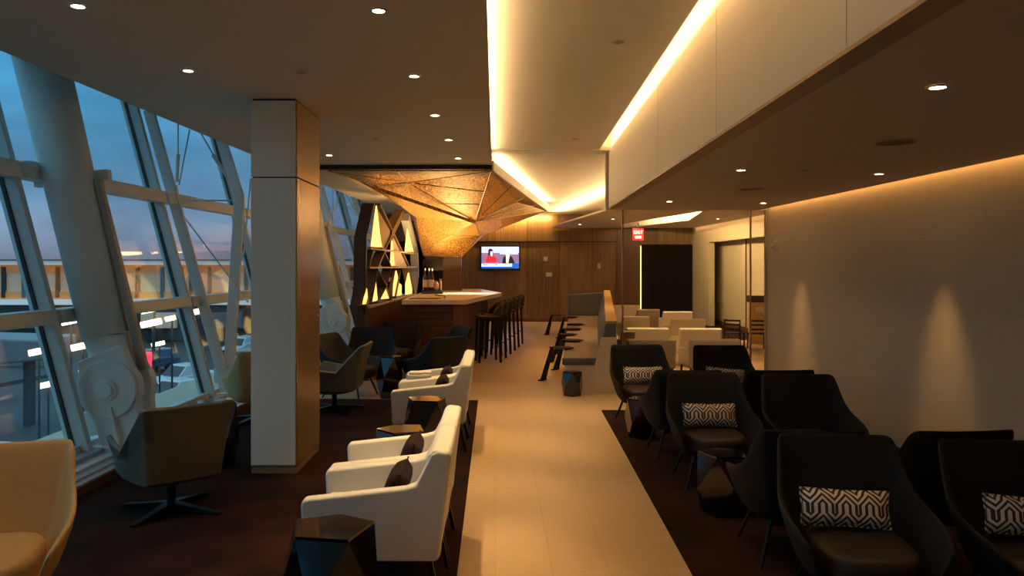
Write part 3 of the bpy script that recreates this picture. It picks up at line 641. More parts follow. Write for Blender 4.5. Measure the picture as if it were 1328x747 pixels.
lamps = [
 ([(267, 155), (243, 355), (290, 357)], 'tallest amber triangle lamp at the upper left of the shelving screen'),
 ([(414, 268), (405, 378), (443, 380)], 'amber triangle lamp at the upper right of the shelving, by the pale post'),
 ([(342, 325), (334, 447), (355, 447)], 'narrow amber triangle lamp at the centre of the shelving'),
 ([(259, 480), (233, 623), (271, 615)], 'tall amber triangle lamp low on the left, standing on the base shelf'),
 ([(306, 550), (286, 609), (328, 605)], 'squat amber triangle lamp at the middle of the base shelf'),
 ([(361, 470), (350, 535), (348, 594), (385, 590), (385, 540), (374, 530)], 'bottle-shaped amber lamp on the base shelf right of middle'),
 ([(420, 480), (407, 535), (407, 588), (435, 582), (435, 530)], 'amber lamp with pointed top at the right end of base shelf'),
 ([(220, 555), (204, 634), (226, 630)], 'smallest amber triangle lamp against the near post on the base shelf')]
for pts, lab in lamps:
    P3 = [sh3(*p, -.03) for p in pts]
    o = thing('amber_lamp', lab, 'lamp', (0, 0, 0), 0, 'amber lamps in the shelving screen')
    MB().prism(P3, (-.022, 0, 0)).build('lamp_shade', 'lamp_amber', o, bevel=.004)
    b_ = sorted(P3, key=lambda v: v.z)[:2]
    MB().bar(b_[0] + Vector((-.025, 0, -.006)), b_[1] + Vector((-.025, 0, -.006)), .07, .012, (0, 0, 1)).build('lamp_base', 'bronze_trim', o)

# ------------------------------------------------------------ television, switches, exit sign
tv = thing('television', 'flat television with a news broadcast mounted on the wood back wall', 'television', (0, 0, 0))
def T2(px, py, o=0): v = at(px, py, YB - .12); v.y = YB - .12 - o; return v
def tvq(nm, x0, y0, x1, y1, m, o=.002, par=None): 
    a, b = T2(x0, y0), T2(x1, y1); return MB().bb(a.x, b.x, YB - .14 - o - .002, YB - .14 - o, b.z, a.z).build(nm, m, par or tv)
a, b = T2(621.5, 317.5), T2(675, 350.5); MB().bb(a.x, b.x, YB - .14, YB - .06, b.z, a.z).build('bezel', 'rubber', tv, bevel=.008)
scn = tvq('screen', 624.5, 320, 673, 348, 'tv_bg')
tvq('picture_area', 624.5, 328, 673, 341, 'tv_mauve', .004, scn)
tvq('picture_area', 648, 320, 672, 330, 'tv_bg', .006, scn)
def poly(nm, pts, m, o):
    MB().prism([Vector((T2(x, y).x, YB - .14 - o, T2(x, y).z)) for x, y in pts], (0, -.002, 0)).build(nm, m, scn)
poly('picture_area', [(633.5, 324), (635, 322.5), (638, 323), (639.5, 326), (640, 333), (633, 333)], 'tv_dark', .006)
poly('picture_area', [(629.5, 341), (631, 333), (635, 331), (641, 332), (644, 335), (644, 341)], 'tv_red', .008)
poly('picture_area', [(636, 326), (639, 326), (639, 331), (637.5, 333), (635.8, 330)], 'tv_skin', .010)
poly('picture_area', [(651, 342), (653, 333), (658, 331), (664, 333), (668, 342)], 'tv_dark', .008)
poly('picture_area', [(656.5, 326.5), (660.5, 326.5), (661, 331), (659, 342), (656.5, 342), (656, 331)], 'tv_skin', .010)
tvq('ticker', 624.5, 341.2, 673, 348, 'tv_blue', .012, scn); tvq('ticker', 624.5, 342, 664, 345.6, 'tv_white', .014, scn)
tvq('ticker', 625.5, 342.6, 633, 343.8, 'tv_blue', .016, scn); tvq('ticker', 642, 342.6, 645.5, 343.8, 'tv_blue', .016, scn); tvq('ticker', 654, 342.6, 658.5, 343.6, 'tv_blue', .016, scn)
l = area((T2(648, 334).x, YB - .3, T2(648, 334).z), 1.0, .5, 3, (.6, .75, 1), (R(-90), 0, 0))
for px, py, w, h, lab in ((707.5, 335.8, .11, .12, 'small square white wall control above the wider one right of the television'), (712, 356, .17, .12, 'wide white wall control below the small square one on the wood wall'), (776.8, 345, .085, .15, 'narrow white wall switch on the wood wall above the banquette')):
    p = at(px, py, YB); o = thing('wall_switch', lab, 'switch', (p.x, YB, p.z), 0, 'white controls on the wood wall')
    MB().box((0, -.008, 0), (w, .016, h)).build('face_plate', 'white_plastic', o, bevel=.004); MB().box((0, -.018, 0), (w * .4, .006, h * .45)).build('rocker', 'white_plastic', o)
ex = thing('exit_sign', 'red illuminated EXIT sign hanging beyond the glass partition', 'sign', at(827.5, 304, 20))
MB().box((0, 0, 0), (.27, .03, .30)).build('sign_panel', 'sign_red', ex, bevel=.01)
MB().box((0, 0, .22), (.03, .02, .14)).build('hanger', 'black_metal', ex)
def text(body, size, parent, loc, m, name):
    c = bpy.data.curves.new('t', 'FONT'); c.body = body; c.size = size; c.align_x = 'CENTER'; c.align_y = 'CENTER'; c.extrude = .002
    o = bpy.data.objects.new('t', c); COL.objects.link(o); bpy.context.view_layer.update()
    me = bpy.data.meshes.new_from_object(o); bpy.data.objects.remove(o)
    me.transform(Matrix.Rotation(math.pi / 2, 4, 'X')); me.materials.clear(); me.materials.append(MATS[m])
    n = bpy.data.objects.new(name, me); COL.objects.link(n); n.parent = parent; n.location = loc
text('EXIT', .115, ex, (0, -.018, .05), 'sign_letter', 'lettering')
MB().box((0, -.017, -.07), (.16, .004, .055)).build('arrow_bar', 'sign_letter', ex)

# ------------------------------------------------------------ banquette
bq = thing('banquette', 'long upholstered banquette bench with blue-grey back and tan seat along the aisle', 'bench', (0, 0, 0))
def P2(n, f, z, t): return (n[0] + (f[0] - n[0]) * t, n[1] + (f[1] - n[1]) * t, z)
fN, fF, bN, bF, oN, oF = (.85, 9.95), (1.72, 18.6), (1.30, 9.95), (2.42, 18.6), (1.52, 9.95), (2.66, 18.6)
MB().prism([(fN[0] + .02, fN[1], .0), (fF[0] + .02, fF[1], .0), (bF[0], bF[1], .0), (bN[0], bN[1], .0)], (0, 0, .35)).build('base', 'white_base', bq)
MB().prism([(fN[0], fN[1], .35), (fF[0], fF[1], .35), (bF[0], bF[1], .35), (bN[0], bN[1], .35)], (0, 0, .09)).build('seat_cushion', 'tan_fabric', bq, bevel=.02)
MB().prism([(fN[0] - .005, fN[1] - .012, .35), (bN[0] + .02, bN[1] - .012, .35), (bN[0] + .02, bN[1] + .06, .35), (fN[0] - .005, fN[1] + .06, .35)], (0, 0, .085)).build('seat_end_band', 'grey_blue_fabric', bq, bevel=.01)
m = MB(); m.loft([[(bN[0] - .02, bN[1], .40), (bN[0] + .09, bN[1], .87), (oN[0], oN[1], .87), (oN[0], oN[1], .0), (bN[0], bN[1], 0)], [(bF[0] - .02, bF[1], .40), (bF[0] + .12, bF[1], 1.0), (oF[0], oF[1], 1.0), (oF[0], oF[1], 0), (bF[0], bF[1], 0)]]); m.build('backrest', 'grey_blue_fabric', bq, bevel=.01)
m = MB(); m.prism([(bN[0] - .05, bN[1] - .02, .0), (oN[0] + .005, oN[1] - .02, 0), (oN[0] + .005, oN[1] - .02, .70), (bN[0] + .03, bN[1] - .02, .70), (bN[0] - .05, bN[1] - .02, .36)], (0, .03, 0)); m.build('end_panel', 'white_base', bq)
m = MB(); m.prism([(fF[0] - .02, fF[1] - .25, .44), (oF[0], oF[1] - .25, .44), (oF[0], oF[1] - .25, .98), (fF[0] - .02, fF[1] - .25, .92)], (0, .25, 0)); m.build('return_backrest', 'grey_blue_fabric', bq, bevel=.02)
m = MB(); m.loft([[(oN[0] - .10, oN[1] + .25, .84), (oN[0] + .055, oN[1] + .25, .84), (oN[0] + .045, oN[1] + .25, .885), (oN[0] - .10, oN[1] + .25, .885)], [(oF[0] - .1, oF[1], .97), (oF[0] + .03, oF[1], .97), (oF[0] + .03, oF[1], 1.015), (oF[0] - .11, oF[1], 1.015)]]); m.build('top_rail', 'beige_leather', bq)

# small cantilever side tables along the bench
ct = thing('side_table', 'x', 'table')
MB().lathe((0, 0, 0), [(.001, .452), (.15, .452), (.172, .46), (.172, .47), (.001, .47)], 6).build('table_top', 'black_lacquer', ct)
MB().bar((-.13, 0, .455), (-.27, 0, .0), .05, .035).build('leg', 'black_metal', ct); MB().bar((-.13, 0, .455), (-.24, .10, .0), .05, .035).build('leg', 'black_metal', ct)
MB().bar((-.29, -.03, .008), (-.24, .14, .008), .07, .016, (0, 0, 1)).build('foot', 'black_metal', ct)
names7 = ['nearest', 'second nearest', 'third nearest', 'middle', 'fifth from the near end', 'second farthest', 'farthest']
for k, (px, py) in enumerate(((728, 450), (742, 440.5), (736, 433), (748, 426), (753, 420), (739.5, 411), (723, 408))):
    Y = (H - .47) * F / (py - CY); p = at(px, py, Y)
    place(ct, (p.x - (.10 if k in (3, 4) else 0), p.y, 0), R(random.uniform(-15, 15)), 'slim black cantilever side table at the banquette, %s of the seven' % names7[k], 'side tables along the banquette')

# ------------------------------------------------------------ faceted black tables
def faceted(r, h, lab, loc, rz):
    t = thing('faceted_table', lab, 'table', loc, rz, 'faceted black side tables')
    tp_ = [(.95, 10), (.85, 75), (1.0, 140), (.9, 215), (1.0, 290)]
    md = [(1.15, 40), (1.2, 105), (1.15, 175), (1.2, 250), (1.15, 330)]
    m = MB(); bm = m.bm
    A = [bm.verts.new((r * k * math.cos(R(a)), r * k * math.sin(R(a)), h - .012)) for k, a in tp_]
    B = [bm.verts.new((r * k * math.cos(R(a)), r * k * math.sin(R(a)), h * (.42 + .1 * (i % 2)))) for i, (k, a) in enumerate(md)]
    C_ = [bm.verts.new((r * .9 * math.cos(R(a)), r * .9 * math.sin(R(a)), 0)) for k, a in tp_]
    for i in range(5):
        j = (i + 1) % 5
        bm.faces.new((A[i], A[j], B[i])); bm.faces.new((A[j], B[j], B[i])); bm.faces.new((C_[j], C_[i], B[i])); bm.faces.new((C_[j], B[i], B[j]))
    bm.faces.new(A); bm.faces.new(C_[::-1]); m.build('table_body', 'black_lacquer', t)
    MB().prism([(r * k * .985 * math.cos(R(a)), r * k * .985 * math.sin(R(a)), h - .011) for k, a in tp_], (0, 0, .011)).build('table_top', 'black_lacquer', t)
    return t
faceted(.19, .53, 'largest faceted black table in the foreground beside the nearest white armchair', (-.665, 3.22, .012), R(12))
faceted(.17, .53, 'faceted black table with gold reflections just behind the second white armchair', (-.60, 5.15, .012), R(40))
faceted(.17, .52, 'faceted black table standing against the side of the third white armchair', (-.55, 6.38, .012), R(15))
faceted(.15, .50, 'tall narrow faceted dark table between charcoal armchairs on the pale floor', (-1.27, 9.62, 0), R(5))
faceted(.19, .50, 'black table between the olive swivel chair and the clad column', (-2.24, 6.3, .012), R(70))
faceted(.17, .38, 'low faceted black table between the right-hand facing chairs near the aisle', (1.48, 5.12, .012), R(20))
faceted(.14, .36, 'low dark table under the arm of the second row of black chairs', (1.36, 7.35, .012), R(50))
faceted(.12, .30, 'small faceted black stool at the near end of the banquette', (.95, 9.75, 0), R(50))

# ------------------------------------------------------------ armchairs
def shell_chair(name, kp, base, m_shell, m_seat, label, seatz=.37, cat='armchair', sub=2):
    t = thing(name, label, cat)
    top = [(-.295, -.31, .43), (-.33, -.12, .475), (-.325, .10, .50), (-.295, .22, .58), (-.278, .30, .72), (-.268, .352, .760), (-.23, .368, .764), (-.12, .375, .76), (0, .378, .76)]
    mid = [(-.26, -.30, .35), (-.29, -.08, .37), (-.285, .10, .40), (-.265, .20, .46), (-.25, .265, .53), (-.24, .295, .545), (-.20, .308, .548), (-.12, .315, .548), (0, .32, .548)]
    low = [(-.23, -.27, .25), (-.25, -.06, .245), (-.24, .09, .25), (-.225, .18, .27), (-.21, .225, .31), (-.2, .24, .315), (-.17, .248, .318), (-.1, .25, .32), (0, .255, .32)]
    bot = [(-.17, -.22, .225), (-.18, -.06, .215), (-.17, .07, .215), (-.155, .13, .22), (-.14, .15, .225), (-.13, .17, .23), (-.11, .175, .23), (-.08, .18, .23), (0, .18, .23)]
    if kp == 'angular':
        top = [(-.33, -.20, .50), (-.335, -.06, .475), (-.325, .09, .455), (-.30, .20, .58), (-.275, .33, .72), (-.268, .36, .732), (-.24, .368, .733), (-.12, .368, .73), (0, .368, .73)]
        low = [(-.27, -.20, .27), (-.27, -.05, .255), (-.25, .12, .25), (-.235, .18, .25), (-.225, .22, .25), (-.22, .245, .255), (-.20, .255, .26), (-.1, .26, .26), (0, .26, .26)]
    full = lambda r: r + [(-x, y, z) for x, y, z in r[-2::-1]]
    MB().grid([full(top), full(mid), full(low), full(bot)]).build('shell', m_shell, t, solid=.035, subsurf=sub, bevel=0 if sub else .008)
    s = [(-.2, -.29), (-.07, -.31), (.07, -.31), (.2, -.29), (.225, 0), (.19, .21), (0, .24), (-.19, .21), (-.225, 0)]
    MB().loft([[(x * k, y * k, z) for x, y in s] for k, z in ((.88, .225), (.98, .25), (1, seatz - .03), (.96, seatz), (.5, seatz + .012))]).build('seat', m_seat, t, subsurf=1)
    if base == 'legs':
        for sx in (-1, 1):
            for sy in (-1, 1): MB().cyl((sx * .16, sy * .17, .235), (sx * .235, sy * .25 , 0), .013, .009, 10).build('leg', 'black_metal', t)
        MB().box((0, 0, .215), (.34, .36, .015)).build('frame', 'black_metal', t)
    else:
        MB().cyl((0, 0, .035), (0, 0, .225), .028, n=18).build('pedestal', 'black_metal', t)
        for a in (35, 125, 215, 305):
            MB().loft([[(.02 * c_, w, z) for c_, w, z in ((1, -.03, .02), (1, .03, .02), (1, .03, .06), (1, -.03, .06))], [(.36, w, z) for w, z in ((-.02, 0.0), (.02, 0.0), (.02, .016), (-.02, .016))]]).build('base_arm', 'black_metal', t).rotation_euler = (0, 0, R(a))
    return t
Z1 = .012
blk = shell_chair('lounge_chair', 'soft', 'legs', 'black_fabric', 'black_leather_seat', 'x', cat='armchair')
G = 'black lounge chairs on the right carpet'
for x, y, r, lab in (
 (1.63, 3.57, -7, 'foreground black lounge chair with zigzag cushion, left of the farthest right one'),
 (2.36, 3.44, -5, 'black lounge chair farthest right in the foreground, holding a zigzag cushion'),
 (1.64, 4.38, 176, 'black lounge chair seen from behind, back-to-back with the left foreground chair'),
 (2.36, 4.38, 184, 'black lounge chair seen from behind, back-to-back with the farthest right foreground chair'),
 (1.60, 5.85, -3, 'black lounge chair in the middle row near the aisle holding a zigzag cushion'),
 (2.29, 5.74, -4, 'black lounge chair in the middle row beside the fabric wall, without cushion'),
 (1.56, 6.70, 178, 'black lounge chair facing away, behind the middle-row chair near the aisle'),
 (2.28, 6.70, 182, 'black lounge chair facing away, behind the cushionless middle-row chair'),
 (1.50, 8.02, 2, 'farthest-row black lounge chair by the aisle, in front of the white armchairs'),
 (2.33, 7.95, -2, 'farthest-row black lounge chair nearer the wall, holding a half-hidden cushion')):
    place(blk, (x, y, Z1), R(r), lab, G)
chc = shell_chair('lounge_chair', 'soft', 'legs', 'charcoal_fabric', 'charcoal_fabric', 'x')
G = 'charcoal lounge chairs before the bar'
for x, y, r, lab in (
 (-1.77, 9.72, 70, 'charcoal lounge chair turned sideways in front of its neighbours, right of the olive swivel chair'),
 (-1.64, 10.56, 8, 'charcoal lounge chair facing the camera between window-side chair and dark table'),
 (-1.42, 11.62, -4, 'farthest charcoal lounge chair standing against the front of the shelving base'),
 (-.75, 10.95, -62, 'charcoal lounge chair facing left in front of the bar, the farther of two'),
 (-.76, 9.72, -140, 'charcoal lounge chair turned half away just behind the farthest white armchair')):
    place(chc, (x, y, 0), R(r), lab, G)
beige = shell_chair('lounge_chair', 'soft', 'swivel', 'beige_leather', 'beige_leather', 'x', seatz=.38)
place(beige, (-2.17, 3.40, Z1), R(18), 'beige leather armchair in the left foreground beside the window sill')
place(beige, (-2.42, 8.1, Z1), R(-150), 'beige leather chair mostly hidden behind the left side of the clad column')
olv = shell_chair('swivel_chair', 'angular', 'swivel', 'olive_leather', 'olive_leather', 'x', seatz=.38, sub=0)
place(olv, (-2.10, 5.15, Z1), R(-140), 'olive swivel armchair seen from behind on a four-star base before the white pipe column')
place(olv, (-1.76, 8.7, Z1), R(-92), 'olive swivel armchair in side view just right of the clad column')

def white_chair():
    t = thing('armchair', 'x', 'armchair')
    for s in (-1, 1):
        x = s * .262
        pr = [(-.31, .24), (-.325, .50), (-.31, .525), (.15, .575), (.20, .59), (.27, .73), (.30, .745), (.355, .735), (.31, .26), (.29, .24)]
        MB().prism([(x - .033, y, z) for y, z in pr], (.066, 0, 0)).build('armrest', 'white_leather', t, bevel=.014, smooth=False, seg=3)
    pr = [(.12, .30), (.26, .73), (.285, .748), (.35, .74), (.362, .72), (.305, .26), (.29, .24), (.1, .24)]
    MB().prism([(-.288, y, z) for y, z in pr], (.576, 0, 0)).build('backrest', 'white_leather', t, bevel=.016, seg=3)
    MB().box((0, -.06, .28), (.47, .46, .08)).build('seat_frame', 'white_leather', t, bevel=.01)
    MB().box((0, -.08, .365), (.458, .44, .10)).build('seat_cushion', 'white_leather', t, bevel=.025, seg=3)
    for sx in (-1, 1):
        MB().bar((sx * .26, -.27, .24), (sx * .27, -.29, 0), .022, .022).build('leg', 'black_metal', t); MB().bar((sx * .26, .26, .24), (sx * .27, .31, 0), .022, .022).build('leg', 'black_metal', t)
    return t
wc = white_chair()
G = 'white armchairs on the left carpet'
for y, lab in ((3.9, 'nearest white armchair facing left in the foreground beside the large black table'), (4.51, 'white armchair second in the foreground pair, just behind the nearest one'), (7.02, 'third white armchair along the carpet edge, nearer of the distant pair'), (7.64, 'farthest white armchair on the left carpet, in front of the charcoal chairs')):
    place(wc, (-.56, y, Z1), R(-90), lab, G)
G = 'cream armchairs beyond the glass partition'
for k, (px, py, Y, w, lab) in enumerate((
 (841, 438, 11.0, 1, 'cream armchair seen from behind, front left just beyond the glass partition'),
 (921, 440, 11.0, 1.05, 'cream armchair seen from behind, front right just beyond the glass partition'),
 (836, 423.5, 12.7, 1.0, 'cream armchair in second row of the left column beyond the glass'),
 (904, 424, 12.65, 1, 'cream armchair in second row of the right column beyond the glass'),
 (822, 409, 15.4, .8, 'cream armchair in third row of the left column beyond the glass'),
 (889, 412, 14.9, .95, 'cream armchair in third row of the right column beyond the glass'),
 (811, 395, 19.5, .95, 'farthest left cream armchair in front of the dark wood wall'),
 (876, 403, 17.3, .95, 'cream armchair in the farthest row in front of the black doorway'))):
    p = at(px, py, Y); z = p.z
    place(wc, (p.x, Y + .1, 0), R(180), lab, G, (w * 1.12, 1, max(.6, z) / .748))
tq = copy_tree(wc); 
for c_ in tq.children:
    c_.data = c_.data.copy(); c_.data.materials.clear(); c_.data.materials.append(MATS['black_metal' if c_.name.startswith('leg') else 'taupe_fabric'])
tag(tq, 'taupe armchair left of the farthest-row cream armchair, before the black doorway', 'armchair', 'taupe armchairs beyond the glass'); p = at(847, 402, 17.3); tq.location = (p.x - .05, 17.9, 0); tq.rotation_euler = (0, 0, R(180)); tq.scale = (.85, 1, .84)
t2 = copy_tree(tq); t2['label'] = 'taupe armchair at the far left beyond the glass, next to the second-row cream armchair'; t2.location = (1.99, 12.2, 0); t2.scale = (.34, 1, .83)

# ------------------------------------------------------------ cushions
def pillow(name, w, h, t, m, lab, loc, rot, group, seed=0):
    o = thing(name, lab, 'cushion', loc, 0, group); o.rotation_euler = rot
    n, k = 14, 8; rnd = random.Random(seed)
    rows_f, rows_b = [], []
    for j in range(k + 1):
        v = -1 + 2 * j / k; rf, rb = [], []
        for i in range(n + 1):
            u = -1 + 2 * i / n
            th = t / 2 * (max(0, (1 - u ** 4) * (1 - v ** 4))) ** .5
            px = u * w / 2 * (1 - .06 * (1 - v * v) ** 1 * abs(u)); pz = v * h / 2 * (1 - .07 * (1 - u * u))
            rf.append((px, -th, pz)); rb.append((px, th, pz))
        rows_f.append(rf); rows_b.append(rb)
    mm = MB(); mm.grid(rows_f); mm.grid(rows_b); bmesh.ops.remove_doubles(mm.bm, verts=mm.bm.verts, dist=.0005)
    mm.build('cushion_cover', m, o, smooth=True)
    s = MB(); c_ = [(-w / 2, 0, -h / 2), (-w / 2 * .97, 0, 0), (-w / 2, 0, h / 2), (0, 0, h / 2 * .93), (w / 2, 0, h / 2), (w / 2 * .95, 0, 0), (w / 2, 0, -h / 2), (0, 0, -h / 2 * .93)]
    for a, b in zip(c_, c_[1:] + c_[:1]): s.cyl(a, b, .004, n=6)
    s.build('piping', m, o)
    return o
G = 'zigzag cushions on the black chairs'
for k, (x, y, z, lab, ry, rz) in enumerate((
 (1.61, 3.655, .470, 'zigzag patterned cushion on the left foreground black chair', 2, -4), (2.38, 3.53, .470, 'zigzag patterned cushion on the farthest right foreground black chair', 4, -3),
 (1.60, 5.93, .470, 'zigzag patterned cushion on the middle-row black chair near the aisle', 1, 4), (1.51, 8.10, .468, 'zigzag patterned cushion on the far black chair by the aisle', 0, 2), (2.32, 8.0, .468, 'zigzag cushion half hidden on the far black chair nearer the wall', 6, 4))):
    pillow('cushion', .40, .165, .09, 'zigzag_weave', lab, (x, y, z + Z1), (R(-16), R(ry), R(rz)), G)
G = 'dark brown cushions on the white armchairs'
for y, lab in ((3.86, 'dark brown cushion on the nearest white armchair'), (4.50, 'dark brown cushion on the second white armchair'), (7.0, 'dark brown cushion on the third white armchair'), (7.62, 'dark brown cushion on the farthest left white armchair')):
    pillow('cushion', .36, .20, .11, 'brown_fabric', lab, (-.475, y, .520 + Z1), (R(-20), 0, R(-90)), G)
tw = thing('folded_cloth', 'folded white cloth lying on the arm of the farthest left white armchair', 'cloth', (-.70, 7.36, .558 + Z1), R(8))
MB().box((0, 0, .012), (.22, .12, .024)).build('lower_fold', 'cloth_white', tw, bevel=.008); MB().box((.01, .005, .036), (.20, .11, .022)).build('upper_fold', 'cloth_white', tw, bevel=.008)

# ------------------------------------------------------------ far right: dining chairs and rack
dc = thing('dining_chair', 'x', 'chair')
MB().box((0, 0, .44), (.4, .4, .03)).build('seat', 'black_leather_seat', dc, bevel=.01)
for sx in (-1, 1):
    MB().bar((sx * .18, -.18, .44), (sx * .19, -.2, 0), .03, .03).build('leg', 'black_metal', dc); MB().bar((sx * .18, .22, .82), (sx * .19, .19, 0), .03, .03).build('leg', 'black_metal', dc)
for z in (.56, .68, .79): MB().bar((-.18, .215, z), (.18, .215, z), .05, .02, (0, 1, 0)).build('back_slat', 'black_metal', dc)
for x, y, r, lab in ((4.58, 15.2, 150, 'black slat-back chair beyond the glass, the left one beside the cream armchairs'), (4.98, 15.1, 170, 'black slat-back chair beyond the glass, in the middle of the three'), (5.36, 15.0, 190, 'black slat-back chair beyond the glass right in front of the magazine rack')):
    place(dc, (x, y, .0), R(r), lab, 'slat-back chairs beyond the glass', (.8, .8, .7))
mr_ = thing('magazine_rack', 'pale magazine rack with dark top beside the end of the right wall', 'rack', (5.42, 16.2, 0))
MB().bb(-.22, .22, -.12, .12, .0, .85).build('rack_body', 'beige_leather', mr_); MB().bb(-.25, .25, -.14, .14, .85, .98).build('rack_top', 'dark_trim', mr_)
MB().box((0, -.13, .7), (.3, .01, .1), rx=-.2).build('magazine', 'cream_leather', mr_)

# ------------------------------------------------------------ outside: apron, terminal opposite, vehicles
GZ = -5.5
g = struct(MB().prism([(-200, -30, GZ), (-3.9, -30, GZ), (6, 200, GZ), (-200, 200, GZ)], (0, 0, -.1)).build('floor.004', 'asphalt'))
tm = thing('terminal_building', 'long low terminal building with orange-lit glazing beyond the dark apron', 'building', (0, 0, 0))
TY = 74
def band(nm, y0, y1, m, x0=-90, x1=8, dy=0, par=tm): a = at(0, y0, TY).z; b = at(0, y1, TY).z; return MB().bb(x0, x1, TY + dy, TY + 8, b, a).build(nm, m, par)
band('roof', 336.5, 338.5, 'building_grey', dy=-1.5); band('roof_fascia', 338.5, 343.5, 'building_lit_band', dy=-1.2); band('upper_band', 343.5, 354, 'building_orange', dy=-.1)
band('glazing', 354, 378, 'building_window'); band('lower_band', 378, 388, 'building_orange', dy=-.2); band('sunken_level', 388, 395, 'building_lit_band', dy=-.6)
band('ground_storey', 395, 442, 'building_dark', dy=0)
for k in range(60):
    x = -88 + k * 1.62 + random.uniform(-.5, .5); a, b = at(0, 346, TY).z, at(0, 386, TY).z
    MB().bb(x, x + random.choice((.25, .3, .9)), TY - .35, TY, b, a).build('facade_pier', random.choice(('building_dark', 'building_grey', 'orange_cladding')), tm)
for k in range(12):
    x = -70 + k * 6.2; MB().bb(x, x + 3.2, TY - .5, TY, at(0, 425, TY).z, at(0, 405, TY).z).build('bay_opening', 'building_window' if k % 3 == 0 else 'building_grey', tm)
jb = thing('jet_bridge', 'grey elevated boarding bridge reaching out over the apron at far left', 'jet bridge', (0, 0, 0))
MB().prism([at(-60, 438, 34), at(52, 441, 34), at(52, 468, 34), at(-60, 478, 34)], (0, 3, 0)).build('tunnel', 'building_grey', jb, bevel=.1)
MB().bb(at(30, 0, 35).x, at(36, 0, 35).x, 35, 35.6, GZ, at(30, 468, 35).z).build('support_post', 'building_dark', jb)
wl = thing('traffic_barrier', 'low concrete barrier crossing the apron outside the left window', 'barrier', (0, 0, 0))
MB().prism([at(-60, 508, 40), at(70, 484, 44), at(70, 489, 44), at(-60, 514, 40)], (0, .5, 0)).build('barrier_block', 'apron_concrete', wl)
MB().bb(-60, -30, 56, 56.4, GZ, GZ + 1.2).build('barrier_block', 'building_grey', wl)

def vehicle(kind, paint, lab, px, py, w_px, rz=0):
    Y = (H - GZ) * F / (py - CY); p = at(px, py, Y)
    t = thing(kind, lab, 'vehicle', (p.x, Y, GZ), R(rz), 'vehicles parked on the apron')
    w = 1.0; van = kind == 'van'
    hood = [(-w, -2.6, .45), (-w, -2.6, .95), (-w, -1.2, 1.12), (-w, -.6, 1.15 if not van else 1.3), (-w, 2.6, 1.1), (-w, 2.6, .45)]
    MB().prism(hood, (2 * w, 0, 0)).build('body', paint, t, bevel=.08)
    cab = [(-w * .92, -1.3, 1.1), (-w * .80, -.5, 1.82), (-w * .8, (2.3 if van else .8), 1.82), (-w * .92, (2.6 if van else 1.1), 1.1)]
    MB().loft([[(s * x * 1.0, y, z) for x, y, z in cab] for s in (1, -1)]).build('cabin', paint, t, bevel=.06)
    MB().prism([(-w * .80, -1.27, 1.17), (w * .80, -1.27, 1.17), (w * .72, -.62, 1.74), (-w * .72, -.62, 1.74)], (0, -.03, .0)).build('windshield', 'car_glass', t)
    for s in (-1, 1):
        MB().box((s * .72, -2.61, .82), (.34, .04, .16)).build('headlamp', 'headlight', t)
        for yy in (-1.7, 1.6): MB().cyl((s * (w - .22), yy, .36), (s * (w + .02), yy, .36), .36, n=20).build('wheel', 'rubber', t)
    MB().box((0, -2.61, .72), (1.0, .03, .2)).build('grille', 'car_glass', t); MB().box((0, -2.64, .5), (1.9, .1, .16)).build('bumper', 'silver', t)
    t.scale = (.82,) * 3
    return t
vehicle('pickup_truck', 'car_white', 'white pickup truck outside seen between pipe column and brace, nearest of two', 232, 531, 0, -28)
vehicle('pickup_truck', 'car_white', 'white pickup truck outside parked behind the nearest white pickup', 240, 506, 0, -28)
vehicle('van', 'car_blue', 'dark blue van outside just left of the clad column', 318, 484, 0, 10)
vehicle('van', 'car_white', 'white van outside farther back beside the column edge', 312, 462, 0, -10)
vehicle('van', 'car_blue', 'dark van outside behind the swivel chair and pipe column foot', 188, 483, 0, -30)
vehicle('van', 'car_white', 'white service van outside in the lower left window pane', -20, 640, 0, 80)
vehicle('pickup_truck', 'car_white', 'pale pickup truck outside seen right of the clad column foot', 436, 480, 0, 10)
rl = thing('tail_light', 'glowing red tail light, set on an added short post, outside by the pipe column', 'light', (0, 0, 0))  # red tail light modelled as a free lens on an added post
b = at(190, 468, 40); MB().box(b, (.7, .3, .9)).build('tail_light_lens', 'tail_red', rl, bevel=.1); MB().cyl((b.x, b.y, GZ), (b.x, b.y, b.z - .4), .06).build('post', 'building_dark', rl)
fl = ((196, 419, 26, 8), (221, 413, 12, 6), (198, 403, 28, 3), (105, 449, 24, 8), (112, 481, 18, 6), (48, 456, 20, 8), (60, 499, 18, 7), (256, 404, 8, 7), (205, 446, 16, 5), (310, 463, 10, 3), (90, 419, 18, 3))  # bright reflections in the glass, built as added glowing boxes on poles
fn = ['high on the left of the pipe column gap', 'small one right of the brightest pair', 'thin upper bar over the brightest', 'left of the pipe column at mid height', 'lower left of the pipe column', 'in the lower left pane, upper', 'in the lower left pane, lower', 'beside the brace strut', 'slanted one above the red tail light', 'near the clad column', 'thin one left of the pipe column']
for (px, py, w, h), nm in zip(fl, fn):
    Y = 29 + .45 * fn.index(nm); c_ = at(px, py, Y); o = thing('glint_box', 'glowing box on an added pole, in place of a glass reflection, ' + nm, 'light', (c_.x, Y, GZ), 0, 'reflection glints outside the glass')
    MB().box((0, 0, c_.z - GZ), (w * Y / F, .2, h * Y / F), ry=R(-12)).build('glint_body', 'glint_glow', o, bevel=.03)
    MB().cyl((0, .15, 0), (0, .15, c_.z - GZ), .04, n=8).build('pole', 'building_dark', o)

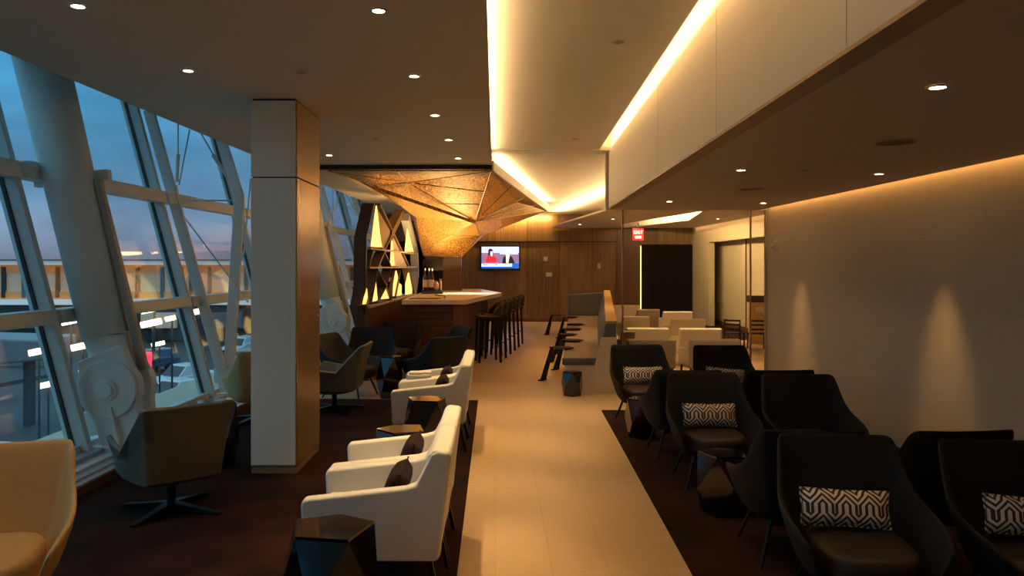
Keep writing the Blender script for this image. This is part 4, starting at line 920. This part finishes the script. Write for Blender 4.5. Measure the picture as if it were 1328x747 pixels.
# ------------------------------------------------------------ world: dusk sky
W = bpy.data.worlds.new('dusk'); S.world = W; W.use_nodes = True
nt = W.node_tree; N, L = nt.nodes, nt.links
bg = N['Background']
tc = N.new('ShaderNodeTexCoord'); sx = N.new('ShaderNodeSeparateXYZ'); L.new(tc.outputs['Generated'], sx.inputs[0])
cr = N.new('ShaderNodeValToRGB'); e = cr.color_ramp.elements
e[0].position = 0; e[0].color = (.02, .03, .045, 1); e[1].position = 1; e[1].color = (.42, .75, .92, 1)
for p_, c_ in ((.495, (.02, .03, .045, 1)), (.502, (.14, .15, .20, 1)), (.52, (.16, .22, .32, 1)), (.55, (.09, .22, .37, 1)), (.60, (.065, .29, .52, 1)), (.64, (.045, .32, .56, 1)), (.72, (.16, .52, .75, 1)), (.82, (.36, .70, .88, 1))):  # upper stops, out of view, brightened to light the steel column
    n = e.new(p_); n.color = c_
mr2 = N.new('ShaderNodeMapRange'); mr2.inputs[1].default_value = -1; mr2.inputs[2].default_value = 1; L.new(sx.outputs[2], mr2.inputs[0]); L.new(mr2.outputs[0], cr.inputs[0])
mp = N.new('ShaderNodeMapping'); mp.inputs['Scale'].default_value = (2.2, 2.2, 7); L.new(tc.outputs['Generated'], mp.inputs[0])
nz = N.new('ShaderNodeTexNoise'); nz.inputs['Scale'].default_value = 2.4; nz.inputs['Detail'].default_value = 5; L.new(mp.outputs[0], nz.inputs['Vector'])
mm = N.new('ShaderNodeMapRange'); mm.inputs[1].default_value = .35; mm.inputs[2].default_value = .7; mm.inputs[3].default_value = .72; mm.inputs[4].default_value = 1.25; L.new(nz.outputs['Fac'], mm.inputs[0])
mx = N.new('ShaderNodeMix'); mx.data_type = 'RGBA'; mx.blend_type = 'MULTIPLY'; mx.inputs[0].default_value = 1; L.new(cr.outputs[0], mx.inputs[6]); L.new(mm.outputs[0], mx.inputs[7])
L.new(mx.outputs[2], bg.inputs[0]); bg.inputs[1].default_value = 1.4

# ------------------------------------------------------------ camera and view
c = bpy.data.cameras.new('camera'); co = bpy.data.objects.new('camera', c); COL.objects.link(co); S.camera = co
co.location = (0, 0, H); co.rotation_euler = (math.pi / 2, 0, 0)
c.sensor_width = 36; c.lens = F / 1328 * 36; c.shift_x = (664 - CX) / 1328; c.shift_y = -(373.5 - CY) / 1328; c.clip_end = 500; c.clip_start = .05
vs = S.view_settings; vs.view_transform = 'Standard'; vs.look = 'None'; vs.exposure = .3; vs.gamma = 1; vs.use_curve_mapping = False
S.cycles.use_denoising = True; S.cycles.max_bounces = 8; S.cycles.diffuse_bounces = 5; S.cycles.transparent_max_bounces = 12
S.cycles.sample_clamp_indirect = 4
